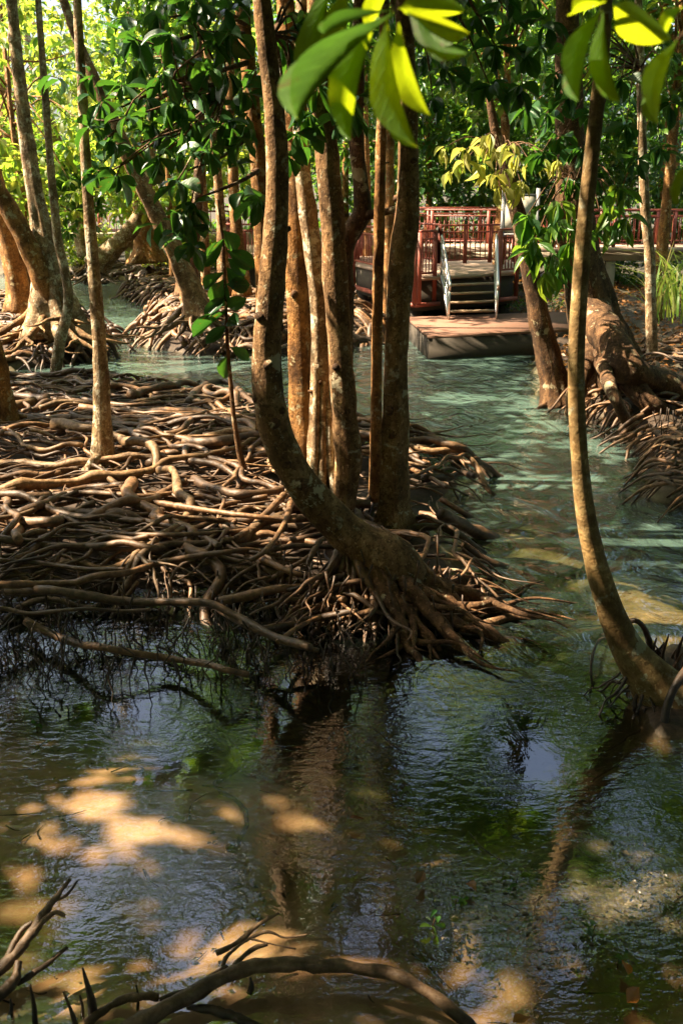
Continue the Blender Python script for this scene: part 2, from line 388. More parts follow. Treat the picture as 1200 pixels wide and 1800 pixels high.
P_SAND = wpoly([(380, 1660), (520, 1610), (680, 1650), (760, 1740), (900, 1850), (1400, 1800), (1400, 2600), (-500, 2600), (-400, 1780), (100, 1740)])

BARS = [(at_z(930, 935), 1.0, .9, -.10), (at_z(1165, 1070), 1.3, .8, -.08), (at_z(1060, 1000), 1.0, .6, -.15), (at_z(450, 1380), .5, .3, -.08), (at_z(150, 1430), .8, .5, -.05)]
def ground_h(x, y):
    x = np.asarray(x, float); y = np.asarray(y, float)
    n = fbm(x * 0.7, y * 0.7, 0, 3, 4)
    lo = -0.17 - 0.20 * sstep(4.6, 6.0, y + 0.5 * x) - 0.42 * sstep(5.6, 10.5, y + 0.25 * x * sstep(0, 3, x))
    lo = lo + 0.10 * sstep(1.0, 3.5, x) * sstep(11.5, 8, y) * 1.0
    z = lo + 0.055 * n + 0.025 * fbm(x * 3, y * 3, 0, 9, 3)
    def rise(poly, h, w, ro=0.25, nh=0.06):
        nonlocal z
        d = sdf(poly, x, y) + ro * fbm(x * 1.1, y * 1.1, 0, 21, 3)
        t = sstep(-w, w, d)
        z = z + (np.maximum(h + nh * fbm(x * 2.3, y * 2.3, 0, 33, 4), z) - z) * t
        return t
    rise(P_LEFT, 0.13, 0.45, 0.15)
    rise(P_ISL1, 0.16, 0.5, 0.15); rise(P_ISL2, 0.16, 0.5, 0.15); rise(P_ISL3, 0.16, 0.6, 0.15)
    f = rise(P_FAR, 0.30, 0.7, 0.2, 0.12)
    z = z + f * (0.5 * sstep(30, 60, y) + 14.0 * sstep(70, 260, y) + 0.25 * vnoise(x * 0.25, y * 0.25, 0, 5) * sstep(24, 30, y))
    rise(P_NEAR, 0.05, 0.22, 0.1, 0.05)
    rise(P_LIT, -0.012, 0.22, 0.2, 0.03)
    rise(P_SAND, -0.05, 0.28, 0.12, 0.025)
    for c_, a_, b_, h_ in BARS:
        z = z + (np.maximum(h_, z) - z) * np.exp(-((x - c_[0]) / a_) ** 2 - ((y - c_[1]) / b_) ** 2)
    return z
def fan(y0, y1, ny, nx, umax, g=2.2):
    t = np.linspace(0, 1, ny); y = y0 + (y1 - y0) * (np.exp(g * t) - 1) / (math.exp(g) - 1)
    u = np.linspace(-1, 1, nx); u = np.sign(u) * (0.55 * np.abs(u) + 0.45 * np.abs(u) ** 3)
    X = u[None, :] * (umax * (np.maximum(y, 0.0)[:, None] * 0.62 + 5.0)); Y = np.repeat(y[:, None], nx, 1)
    i = np.arange(ny - 1)[:, None] * nx; j = np.arange(nx - 1)[None, :]
    Q = np.stack([i + j, i + j + 1, i + nx + j + 1, i + nx + j], -1).reshape(-1, 4)
    return X.ravel(), Y.ravel(), Q
gx, gy, gq = fan(-6, 420, 620, 300, 2.6, 6.5)
gz = ground_h(gx, gy)
mud = np.clip(sstep(-0.2, 0.25, np.maximum.reduce([sdf(P_LEFT, gx, gy), sdf(P_ISL1, gx, gy), sdf(P_ISL2, gx, gy), sdf(P_ISL3, gx, gy), sdf(P_FAR, gx, gy), sdf(P_NEAR, gx, gy)])), 0, 1)
lit = sstep(-0.15, 0.2, sdf(P_LIT, gx, gy)) + 0.8 * sstep(0.5, 2, sdf(P_FAR, gx, gy))
silt = sstep(7.5, 11.0, gy + 0.5 * gx); bed_shade = sstep(4.6, 6.2, gy + .5 * gx) * sstep(11, 8.5, gy + .4 * gx) * (1 - lit)  # the last mask paints the foreground's shade into the bed colour
gme = mesh_np('ground', np.stack([gx, gy, gz], 1), [gq], True, {'mud': mud, 'litter': np.clip(lit, 0, 1), 'silt': silt, 'bed_shade': bed_shade})
m, nt, out = newmat('river_bed_and_mud')
def att(nt, n): a = N(nt, 'Attribute'); a.attribute_name = n; return a.outputs['Fac']
co = coords(nt); n1 = noise(nt, co, 3.0, 6, 0.6); n2 = noise(nt, co, 26, 4, 0.7); n3 = noise(nt, co, 9, 4)
sand = ramp(nt, n1, [(0.3, (0.17, 0.095, 0.05)), (0.52, (0.36, 0.235, 0.14)), (0.72, (0.50, 0.36, 0.235))])
sand = mixc(nt, ramp(nt, n2, [(0.64, (0, 0, 0)), (0.72, (0.4,) * 3)]), sand, (0.10, 0.05, 0.025))
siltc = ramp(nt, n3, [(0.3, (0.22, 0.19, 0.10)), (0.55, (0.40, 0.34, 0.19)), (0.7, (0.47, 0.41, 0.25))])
mudc = ramp(nt, n2, [(0.3, (0.012, 0.008, 0.005)), (0.6, (0.05, 0.03, 0.018)), (0.75, (0.09, 0.055, 0.03))])
litc = ramp(nt, noise(nt, co, 34, 5, 0.75), [(0.3, (0.012, 0.010, 0.006)), (0.5, (0.05, 0.042, 0.026)), (0.62, (0.10, 0.085, 0.055)), (0.75, (0.2, 0.17, 0.11))])
c = mixc(nt, att(nt, 'silt'), sand, siltc); c = mixc(nt, att(nt, 'bed_shade'), c, ramp(nt, n3, [(0.35, (0.035, 0.035, 0.014)), (0.55, (0.10, 0.085, 0.035)), (0.7, (0.26, 0.19, 0.085))])); c = mixc(nt, att(nt, 'mud'), c, mudc); c = mixc(nt, att(nt, 'litter'), c, litc)
b = bump(nt, n2, 0.4, 0.008); b = bump(nt, n1, 0.4, 0.03, b)
principled(nt, out, c, 0.75, b, 0.35); M['ground'] = m
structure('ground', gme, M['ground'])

# water: one sheet at z = 0, turbid where the bed lies deep
wx, wy, wq = fan(-6, 75, 260, 200, 2.6, 3.0)
wd = np.maximum(-ground_h(wx, wy), 0.0)
turb = (1 - np.exp(-1.0 * np.maximum(wd - .12, 0))) * sstep(7.0, 12.0, wy + 0.35 * wx)
flow = sstep(6.0, 12.0, wy + 0.6 * np.maximum(wx, 0))
wme = mesh_np('water', np.stack([wx, wy, np.zeros_like(wx)], 1), [wq], True, {'depth': wd, 'turb': turb, 'flow': flow})
m, nt, out = newmat('stream_water')
cw = coords(nt, (1.0, 1.0, 1.0)); cw2 = coords(nt, (0.55, 1.0, 1.0))
wn1 = noise(nt, cw2, 16.0, 3, 0.5, 0.4); wn2 = noise(nt, cw, 48, 2, 0.5, 0.2); wn3 = noise(nt, coords(nt, (1.2, .65, 1)), 1.9, 4, 0.55, 1.6)
calm = noise(nt, cw, 1.3, 3)
stc = N(nt, 'MapRange'); stc.inputs['From Min'].default_value = 0.35; stc.inputs['From Max'].default_value = 0.65; stc.inputs['To Min'].default_value = 0.08; stc.inputs['To Max'].default_value = 0.9
nt.links.new(calm, stc.inputs[0])
b = N(nt, 'Bump', Distance=0.008); nt.links.new(wn1, b.inputs['Height']); nt.links.new(stc.outputs[0], b.inputs['Strength'])
b2 = N(nt, 'Bump', Distance=0.0015); nt.links.new(wn2, b2.inputs['Height']); nt.links.new(stc.outputs[0], b2.inputs['Strength']); nt.links.new(b.outputs[0], b2.inputs['Normal'])
b3 = N(nt, 'Bump', Distance=0.11); nt.links.new(wn3, b3.inputs['Height']); nt.links.new(att(nt, 'flow'), b3.inputs['Strength']); nt.links.new(b2.outputs[0], b3.inputs['Normal'])
wnor = b3.outputs[0]
wg = N(nt, 'NewGeometry'); dt = N(nt, 'VectorMath', operation='DOT_PRODUCT'); nt.links.new(wg.outputs['Incoming'], dt.inputs[0]); nt.links.new(wnor, dt.inputs[1])
def mth(op, a, b):
    k = N(nt, 'Math', operation=op)
    for i_, v_ in enumerate((a, b)):
        if isinstance(v_, bpy.types.NodeSocket): nt.links.new(v_, k.inputs[i_])
        else: k.inputs[i_].default_value = v_
    return k.outputs[0]
F0 = 0.15                                              # Schlick's Fresnel, the same from both sides of the sheet
fsch = mth('ADD', mth('MULTIPLY', mth('POWER', mth('SUBTRACT', 1.0, mth('MINIMUM', mth('ABSOLUTE', dt.outputs['Value'], 0), 1.0)), 5.0), 1 - F0), F0)
gl = N(nt, 'BsdfGlossy', Roughness=0.02); gl.inputs[0].default_value = (1, 1, 1, 1); nt.links.new(wnor, gl.inputs['Normal'])
tr = N(nt, 'BsdfTransparent')
tint = ramp(nt, att(nt, 'depth'), [(0.0, (0.94, 0.92, 0.88)), (0.14, (0.70, 0.65, 0.55)), (0.26, (0.27, 0.29, 0.21)), (0.8, (0.16, 0.32, 0.27))])  # water absorption by depth, darkened further to carry the foreground shade
nt.links.new(tint, tr.inputs[0])
milk = N(nt, 'BsdfDiffuse'); milk.inputs[0].default_value = (0.13, 0.215, 0.18, 1)
mx = N(nt, 'MixShader'); nt.links.new(att(nt, 'turb'), mx.inputs[0]); nt.links.new(tr.outputs[0], mx.inputs[1]); nt.links.new(milk.outputs[0], mx.inputs[2])
mo = N(nt, 'MixShader'); nt.links.new(fsch, mo.inputs[0]); nt.links.new(mx.outputs[0], mo.inputs[1]); nt.links.new(gl.outputs[0], mo.inputs[2])
nt.links.new(mo.outputs[0], out.inputs[0]); M['water'] = m
structure('water', wme, M['water'])

# ------------------------------------------------------------------ where the canopy lets the sun through
SUNLIT = []                                             # (centre, rx, ry)
def gap(u, v, ru, rv, z=0.0):
    pad = .06 if v > 1100 else (.20 if z == 0 else .13)
    c = at_z(u, v, z); a = at_z(u + ru, v, z); b = at_z(u, v - rv, z)
    SUNLIT.append((c, abs(a[0] - c[0]) * (1.05 if v < 1100 else .85) + pad, abs(b[1] - c[1]) * (1.05 if v < 1100 else .85) + pad + .02))
for g in [(130, 1400, 85, 34), (190, 1455, 75, 36), (60, 1385, 25, 16), (215, 1490, 50, 22), (25, 1560, 45, 36), (330, 1600, 50, 28), (290, 1690, 75, 42), (440, 1595, 60, 34),
          (350, 1640, 50, 30), (80, 1725, 60, 36), (40, 1650, 30, 22), (440, 1372, 30, 13), (570, 1385, 60, 10), (170, 1312, 48, 13), (500, 1645, 55, 28), (590, 1725, 45, 22), (305, 1432, 40, 13),
          (760, 1490, 60, 14), (980, 1590, 70, 16), (1150, 1600, 60, 30), (880, 1720, 60, 12), (620, 1315, 16, 6), (500, 1275, 20, 6), (840, 1278, 18, 6), (955, 1280, 20, 5), (1122, 1735, 26, 14), (1065, 1145, 28, 20), (1010, 1080, 30, 10),
          (930, 935, 90, 26), (1010, 980, 60, 14), (1165, 1075, 75, 36), (1080, 1040, 50, 20), (1130, 1000, 60, 16), (880, 900, 40, 14), (1190, 950, 40, 12), (1060, 790, 26, 12), (800, 700, 40, 8), (985, 655, 20, 5)]: gap(*g)
for g in [(100, 852, 130, 14), (300, 842, 130, 16), (60, 820, 60, 10), (450, 850, 45, 26), (400, 815, 60, 12), (480, 905, 36, 24), (330, 800, 60, 10), (180, 800, 60, 8), (240, 870, 70, 8), (470, 945, 34, 12),
          (260, 1000, 22, 8), (330, 1045, 22, 8), (130, 1130, 22, 8), (240, 962, 30, 7), (560, 1040, 30, 10), (60, 910, 50, 8), (330, 905, 50, 10), (350, 760, 50, 10), (770, 830, 50, 12), (380, 690, 40, 8), (130, 720, 130, 8), (330, 740, 120, 6)]: gap(*g, z=0.4)
for g in [(850, 575, 70, 5), (930, 570, 60, 4), (780, 568, 30, 3)]: gap(*g, z=0.55)
for p, r in [(at_y(690, 120, 1.75), 0.38), (at_y(560, 130, 1.7), .3), (at_y(1080, 90, 1.7), 0.36), (at_y(480, 300, 8.2), 0.45), (at_y(476, 560, 8.2), 0.35), (at_y(178, 680, 11.5), 0.4), (at_y(1030, 480, 6.5), 0.3), (at_y(1020, 780, 6.5), 0.12), (at_y(1040, 950, 6.5), 0.15),
             (at_y(565, 740, 10.2), 0.45), (at_y(700, 520, 10.0), 0.5), (at_y(160, 400, 11.5), 0.5), (at_y(590, 450, 10.2), 0.35), (at_y(880, 285, 16), 1.3), (at_y(1140, 500, 20), 0.7), (at_y(1085, 590, 17), 0.3), (at_y(1165, 480, 22), 0.9)]:
    SUNLIT.append((np.array(p), r + .18, r + .18))
for u, Y, vs, r in [(480, 8.2, range(40, 640, 80), .34), (590, 9.9, range(240, 700, 90), .3), (712, 9.8, range(220, 760, 90), .32), (525, 10.4, range(420, 800, 100), .3), (165, 11.9, range(200, 800, 100), .22), (1022, 6.5, range(300, 800, 80), .2), (95, 22, range(300, 560, 60), .5), (30, 23, range(300, 540, 60), .5), (300, 23.5, range(330, 520, 60), .5), (1140, 20, range(300, 620, 80), .4), (448, 12.5, range(120, 420, 80), .3), (960, 17.2, range(420, 680, 80), .3), (1020, 17.4, range(430, 560, 80), .25)]:
    for v in vs: SUNLIT.append((at_y(u, v, Y), r + .12, r + .12))
def sun_keep(P, pad=0.05):
    keep = np.ones(len(P), bool)
    for c, rx, ry in SUNLIT:
        t = (P[:, 2] - c[2]) / SUN[2]
        x = P[:, 0] - SUN[0] * t; y = P[:, 1] - SUN[1] * t
        keep &= ~((t > 0.3) & (((x - c[0]) / (rx + pad)) ** 2 + ((y - c[1]) / (ry + pad)) ** 2 < 1))
    for poly, y0, thr in ((P_LEFT, 9.0, .30), (P_ISL1, 0, -.5), (P_ISL2, 0, -.4)):   # thin canopy over the root banks
        t = (P[:, 2] - .35) / SUN[2]; x = P[:, 0] - SUN[0] * t; y = P[:, 1] - SUN[1] * t
        near = (x > poly[:, 0].min()) & (x < poly[:, 0].max()) & (y > max(y0, poly[:, 1].min())) & (y < poly[:, 1].max())
        i = np.where(near)[0]
        hit = (sdf(poly, x[i], y[i]) > 0) & (fbm(x[i] * .9, y[i] * 1.3, 0, 404, 3) > thr)
        keep[i[hit]] = False
    return keep

WINDOWS = []                                            # gaps in the canopy through which the sky mirrors in the water
for u, v, a, b in [(255, 1230, 3.2, 2.2), (270, 1340, 2.2, 2.4), (330, 1480, 2.6, 2.6), (230, 1500, 2.2, 2.0), (715, 1215, 2.6, 2.2), (740, 1290, 2.4, 2.0), (930, 1350, 3.0, 2.0), (860, 1230, 2.0, 1.2), (640, 1640, 2.6, 2.4), (770, 1620, 1.4, 2.0), (890, 1620, 1.2, 2.2), (985, 1660, 2.2, 2.6), (400, 1560, 2.6, 2.2), (350, 1690, 3.0, 2.6), (150, 1580, 2.6, 2.2),
                  (470, 1230, 1.6, 2.0), (1100, 1420, 1.8, 1.6), (440, 1420, 1.4, 1.6), (130, 1180, 3.0, 1.0), (1130, 1580, 2.0, 2.0), (840, 1740, 2.4, 2.0), (560, 1520, 1.2, 1.8), (840, 800, 4, 1.0), (780, 720, 3, 1.0), (800, 960, 2.0, 1.2), (930, 800, 2.5, 1.0), (1000, 900, 2, 1)]:
    WINDOWS.append((at_z(u, v), ray(u, v) * (1, 1, -1), a * 1.4, b * 1.45))
def sky_keep(P):
    keep = np.ones(len(P), bool); jag = 1 + .35 * fbm(P[:, 0] * 1.3, P[:, 1] * 1.3, P[:, 2] * 1.3, 66, 3)
    for c, d, a, b in WINDOWS:
        q = P - c; az0, el0 = math.atan2(d[0], d[1]), math.atan2(d[2], math.hypot(d[0], d[1]))
        az = np.degrees(np.arctan2(q[:, 0], q[:, 1]) - az0); el = np.degrees(np.arctan2(q[:, 2], np.hypot(q[:, 0], q[:, 1])) - el0)
        keep &= (az / a) ** 2 + (el / b) ** 2 > jag
    return keep

# ------------------------------------------------------------------ leaves
def leaf_mesh(name, outline, fold=0.18, droop=0.25, twist=0.0, wav=0.0, rows=9, seed=0):
    xs = np.linspace(0, 1, rows); ws = np.interp(xs, [o[0] for o in outline], [o[1] for o in outline]) * 0.5
    V = []
    for i, (t, w) in enumerate(zip(xs, ws)):
        z0 = -droop * t * t; y0 = t - 0.3 * droop * t * t
        for j, s in enumerate((-1, -0.5, 0, 0.5, 1)):
            a = twist * t
            X = s * w; Z = abs(s) * w * fold * 2 + wav * math.sin(t * 11 + s * 2 + seed) * abs(s)
            V.append((X * math.cos(a) - Z * math.sin(a), y0, z0 + X * math.sin(a) + Z * math.cos(a)))
    Q = [(i * 5 + j, i * 5 + j + 1, i * 5 + j + 6, i * 5 + j + 5) for i in range(rows - 1) for j in range(4)]
    return mesh_np(name, V, [Q])
OBO = [(0, .05), (.08, .10), (.2, .32), (.4, .68), (.6, .95), (.75, 1), (.88, .82), (.95, .55), (1, .08)]
EL = [(0, .03), (.06, .08), (.15, .3), (.3, .68), (.45, .92), (.6, 1), (.75, .92), (.87, .68), (.95, .38), (1, .04)]
LAN = [(0, .06), (.08, .2), (.25, .75), (.42, 1), (.6, .92), (.8, .55), (.93, .2), (1, .02)]
def leaf_set(mat, outline, n=5, rows=9, **kw):
    r = []
    for i in range(n):
        k = dict(fold=random.uniform(.1, .3), droop=random.uniform(.05, .5), twist=random.uniform(-.5, .5), wav=random.uniform(.005, .02)); k.update(kw)
        me = leaf_mesh('leaf', outline, rows=rows, seed=i, **k); me.materials.append(mat); r.append(me)
    return r
LS = {'leaf': leaf_set(M['leaf'], OBO, rows=6), 'leaf_dark': leaf_set(M['leaf_veined'], EL, n=8, rows=8), 'leaf_lime': leaf_set(M['leaf_lime'], OBO, rows=5),
      'lance': leaf_set(M['leaf'], LAN, rows=6), 'young': leaf_set(M['leaf_young'], LAN, rows=6, droop=.35), 'dead': leaf_set(M['leaf_dead'], OBO, rows=7, fold=.3, wav=.05)}
LS['front'] = leaf_set(M['leaf_front'], EL, 6, rows=16, fold=.22, droop=.16, twist=.12)
LS['orange'] = leaf_set(M['leaf_orange'], OBO, rows=7, fold=.3, wav=.05)
def frame(D, Nn):
    D = D / (np.linalg.norm(D, axis=-1, keepdims=True) + 1e-9)
    Nn = Nn - D * (D * Nn).sum(-1, keepdims=True); Nn = Nn / (np.linalg.norm(Nn, axis=-1, keepdims=True) + 1e-9)
    return D, Nn, np.cross(D, Nn)
def leaf_objects(parent, meshes, P, D, Nn, L, W, name='leaf'):
    D, Nn, S = frame(np.asarray(D, float), np.asarray(Nn, float)); base = wloc(parent)
    for i in range(len(P)):
        o = bpy.data.objects.new(name, random.choice(meshes)); COL.objects.link(o); o.parent = parent
        s, d, n, p = S[i] * W[i], D[i] * L[i], Nn[i] * L[i], P[i] - base
        o.matrix_basis = Matrix(((s[0], d[0], n[0], p[0]), (s[1], d[1], n[1], p[1]), (s[2], d[2], n[2], p[2]), (0, 0, 0, 1)))
def leaf_mass(parent, mat, P, D, Nn, L, W, name='crown', fine=False):
    if not len(P): return
    D, Nn, S = frame(D, Nn); L = L[:, None]; W = W[:, None]; n = len(P)
    mid = P + D * L * 0.55 + Nn * L * 0.04
    V = np.stack([P, mid + S * W * .5 + Nn * W * .13, mid, mid - S * W * .5 + Nn * W * .13, P + D * L - Nn * L * .12 - np.array([0, 0, 1]) * L * .06], 1).reshape(-1, 3)
    if fine:
        m1 = P + D * L * .33 + Nn * L * .03; m2 = P + D * L * .72
        up = Nn * W * .13
        V = np.stack([P, m1 + S * W * .40 + up, m1, m1 - S * W * .40 + up, m2 + S * W * .44 + up, m2, m2 - S * W * .44 + up, P + D * L * .98 - Nn * L * .12 - np.array([0, 0, 1]) * L * .06], 1).reshape(-1, 3)
        i = np.arange(n)[:, None, None] * 8
        T = (i + np.array([[0, 2, 1], [0, 3, 2], [4, 5, 7], [5, 6, 7]])[None]).reshape(-1, 3); Q = (i + np.array([[1, 2, 5, 4], [2, 3, 6, 5]])[None]).reshape(-1, 4)
        o = link(name, mesh_np(name, V - wloc(parent) if parent else V, [Q, T], False), mat, parent); o['kind'] = 'stuff'; return o
    i = np.arange(n)[:, None, None] * 5
    T = (i + np.array([[0, 2, 1], [0, 3, 2], [1, 2, 4], [2, 3, 4]])[None]).reshape(-1, 3)
    o = link(name, mesh_np(name, V - wloc(parent) if parent else V, [T], False), mat, parent); o['kind'] = 'stuff'; return o
def rosettes(T, k, L0, aspect, el=(-70, 25), axis=None, rng=RNG, spread=0.04):
    """leaves radiating from twig tips T"""
    n = len(T); P = np.repeat(T, k, 0) + rng.normal(0, spread, (n * k, 3))
    az = rng.uniform(0, 2 * np.pi, n)[:, None] + np.arange(k)[None, :] * 2.4 + rng.normal(0, .25, (n, k)); az = az.ravel()
    e = np.radians(rng.uniform(el[0], el[1], n * k))
    D = np.stack([np.cos(az) * np.cos(e), np.sin(az) * np.cos(e), np.sin(e)], 1)
    Nn = np.array([0, 0, 1.0]) + rng.normal(0, .35, (n * k, 3))
    L = L0 * rng.uniform(.65, 1.2, n * k); W = L * aspect * rng.uniform(.8, 1.15, n * k)
    return [P, D, Nn, L, W]
def sel(A, m): return [a[m] for a in A]
def hide_from_frame(P, top=-25):           # canopy kept above the picture
    u, v, d = project(P); return ~((d > 0) & (v > top) & (u > -120) & (u < 1320))

# ------------------------------------------------------------------ trunks
def trunk_path(px, Y, n=40):
    """px rows (u, v, width); Y number or list of depths"""
    Ys = np.broadcast_to(np.asarray(Y, float), (len(px),))
    A = []
    for (u, v, w), y in zip(px, Ys):
        p = at_y(u, v, y); A.append((*p, pxw(w, p) / 2))
    return catmull(A, n)
TOPS = []                                   # trunk tops that carry the high canopy: (tree, point)
def tree(name, label, px, Y, mat, top=None, group='mangrove trees on the root banks', sides=14, flute=0.0, nfl=5, rough=0.10, seed=0, n=46, cat='tree', drift=None):
    """px goes from the base upwards; top = height the trunk grows to above the frame"""
    A = trunk_path(px, Y, n)
    if top and top > A[-1, 2] + 0.3:
        d = A[-1, :3] - A[-6, :3]; d /= np.linalg.norm(d); d = d + np.array([0, 0, .5]); d /= np.linalg.norm(d)
        L = (top - A[-1, 2]); k = 12; r0 = A[-1, 3]; p = A[-1, :3].copy(); ext = []
        for i in range(k):
            dd = d + np.array([math.sin(i * .9 + seed), math.cos(i * 1.3 + seed), 0]) * .08
            p = p + dd * L / k; ext.append((*p, r0 * (1 - .55 * (i + 1) / k)))
        A = np.vstack([A, ext])
    base = A[0, :3].copy()
    t = thing(name, label, cat, tuple(base), group)
    mb = MB().tube(A[:, :3], A[:, 3], sides, rough, 5.0 / max(A[:, 3].mean() * 8, .3), flute, nfl, seed=seed)
    part('trunk', mb, mat, t)
    if top: TOPS.append((t, A[-1, :3], A[-1, 3], mat))
    return t, A
def wander(p, d, L, seg, seed, wig=0.35, zf=None, r0=.03, r1=.012, grav=0.0):
    """a root creeping from p along heading d (2-D angle); zf gives height of its axis"""
    rng = np.random.default_rng(seed); n = max(5, int(L / seg)); pts = [np.array(p, float)]; a = d
    for i in range(n):
        a += rng.normal(0, wig); 
        q = pts[-1] + np.array([math.cos(a), math.sin(a), 0]) * seg
        pts.append(q)
    P = np.array(pts)
    s = np.arange(len(P)) * seg
    if zf is not None: P[:, 2] = zf(P[:, 0], P[:, 1], s)
    k = min(len(P) * 2, 34)
    return catmull(P, k), np.linspace(r0, r1, k)

def stilt_roots(t, top, n, reach, r, mat, seed, down=0.0, az=(0, 2 * math.pi), hi=0.5, sides=8, name='root', lump=.3, creep=0.5):
    rng = np.random.default_rng(seed)
    for i in range(n):
        a = rng.uniform(*az) if n > 3 else az[0] + (az[1] - az[0]) * i / max(n - 1, 1)
        L = reach * rng.uniform(.55, 1.25); h = hi * rng.uniform(.35, 1.0)
        p0 = np.array(top) + np.array([math.cos(a), math.sin(a), 0]) * r * .6; p0[2] = top[2] + h * .55
        ts = np.linspace(0, 1, 9); P = []
        aa = a
        q = p0.copy()
        for s in ts:
            aa += rng.normal(0, .16)
            z = p0[2] + (down - p0[2]) * (1 - (1 - s) ** 1.9)
            P.append((q[0], q[1], z + rng.normal(0, .025) * (s > .1)))
            q = q + np.array([math.cos(aa), math.sin(aa), 0]) * L / 8
        C = catmull(P, 24); rr = r * rng.uniform(.5, 1.0)
        part(name, MB().tube(C, np.linspace(rr, rr * .32, 24), sides, lump * .5, 9, seed=seed * 31 + i), mat, t)

# ================================================================== THE ROOT MAT
def mat_h(x, y):
    return 0.24 + 0.11 * fbm(np.asarray(x) * .55, np.asarray(y) * .55, 0, 77, 3) + 0.10 * sstep(9, 12, np.asarray(y)) + 0.05
C0 = at_z(560, 880, .2)
rm = thing('root_mat', 'broad tangled mat of brown mangrove roots sprawling over the left bank', 'roots', tuple(at_z(250, 900, 0.0)))
HAND = [([(0, 946), (80, 958), (160, 962), (220, 954), (272, 964), (320, 952), (360, 948), (385, 960)], 15, .40),
        ([(-60, 1030), (0, 1028), (72, 1026), (132, 1024), (168, 1012), (224, 1006), (280, 990), (340, 978), (400, 970), (440, 966), (490, 976)], 13, .38),
        ([(12, 1040), (52, 1037), (92, 1038), (160, 1049), (240, 1058), (320, 1058), (372, 1062), (420, 1086), (480, 1118), (545, 1138)], 17, .30),
        ([(-40, 1090), (0, 1070), (48, 1078), (100, 1074), (160, 1070), (208, 1074), (265, 1072)], 8, .30),
        ([(44, 1090), (80, 1110), (132, 1130), (180, 1138), (240, 1148), (300, 1158), (360, 1166), (400, 1178), (435, 1186)], 15, .17),
        ([(32, 902), (80, 884), (132, 862), (168, 856), (208, 852), (242, 848)], 13, .42),
        ([(-40, 900), (0, 908), (40, 917), (92, 917), (122, 910)], 22, .40),
        ([(150, 918), (192, 894), (224, 880), (262, 880), (298, 860), (330, 845)], 17, .42),
        ([(264, 816), (304, 790), (340, 768), (362, 760), (382, 768), (402, 796)], 17, .45),
        ([(332, 708), (348, 686), (380, 671), (408, 674), (432, 698), (462, 722)], 13, .42),
        ([(340, 842), (368, 856), (420, 868), (480, 864), (520, 850)], 17, .42),
        ([(380, 1060), (425, 1050), (492, 1035), (540, 1036), (565, 1046), (605, 1054)], 17, .25),
        ([(380, 1068), (425, 1095), (492, 1126), (560, 1144)], 12, .20),
        ([(380, 974), (461, 969), (515, 960), (590, 962)], 11, .35),
        ([(438, 974), (479, 991), (524, 1010), (560, 1014), (590, 1030)], 12, .32),
        ([(488, 1128), (528, 1100), (573, 1081), (628, 1072)], 8, .22), ([(440, 1112), (515, 1097), (560, 1086), (622, 1074)], 15, .18),
        ([(700, 806), (715, 811), (735, 810), (752, 816)], 14, .30), ([(740, 842), (765, 838), (790, 839), (808, 831), (834, 837)], 13, .25), ([(690, 805), (720, 822), (753, 838), (785, 856)], 9, .30),
        ([(-20, 700), (60, 706), (130, 700), (220, 712), (300, 706)], 9, .42), ([(0, 760), (60, 748), (120, 752), (170, 744)], 14, .42), ([(200, 780), (260, 790), (330, 778), (420, 786)], 11, .42),
        ([(-30, 866), (60, 872), (150, 866), (250, 872), (330, 866), (400, 880), (470, 872)], 10, .4), ([(500, 870), (470, 900), (440, 930), (415, 945)], 14, .42), ([(512, 880), (500, 920), (470, 965), (440, 985)], 12, .42),
        ([(106, 905), (160, 930), (220, 938), (300, 940), (380, 936), (450, 930)], 9, .43), ([(0, 985), (70, 990), (150, 1000), (220, 1000)], 9, .37), ([(250, 880), (330, 892), (420, 905), (520, 915)], 11, .43)]
sd_i = 100
root_parts = 0
for pts, w, z in HAND:
    A = [at_z(u, v, z + 0.05 * math.sin(i * 1.7 + w)) for i, (u, v) in enumerate(pts)]
    C = catmull(A, 40); r = pxw(w, A[len(A) // 2]) / 2
    k = np.linspace(0, 1, 40)
    part('root', MB().tube(C, r * (1.1 - .35 * k) , 9, .20, 9, seed=sd_i), M['root'], rm); sd_i += 1; root_parts += 1
rngr = np.random.default_rng(5)
def sample_bank(n, poly, shrink=0.0):
    lo, hi = poly.min(0), poly.max(0); lo = np.maximum(lo, (-11, 0)); out = []
    while len(out) < n:
        p = rngr.uniform(lo, hi)
        if sdf(poly, p[0], p[1]) > shrink: out.append(p)
    return np.array(out)
BASES = np.array([at_y(700, 1060, 8.2)[:2], at_z(560, 870, .2)[:2], at_z(690, 900, .2)[:2], at_z(182, 835, .3)[:2], at_z(0, 750, .3)[:2], at_z(470, 760, .2)[:2], at_z(-250, 900, .2)[:2]])
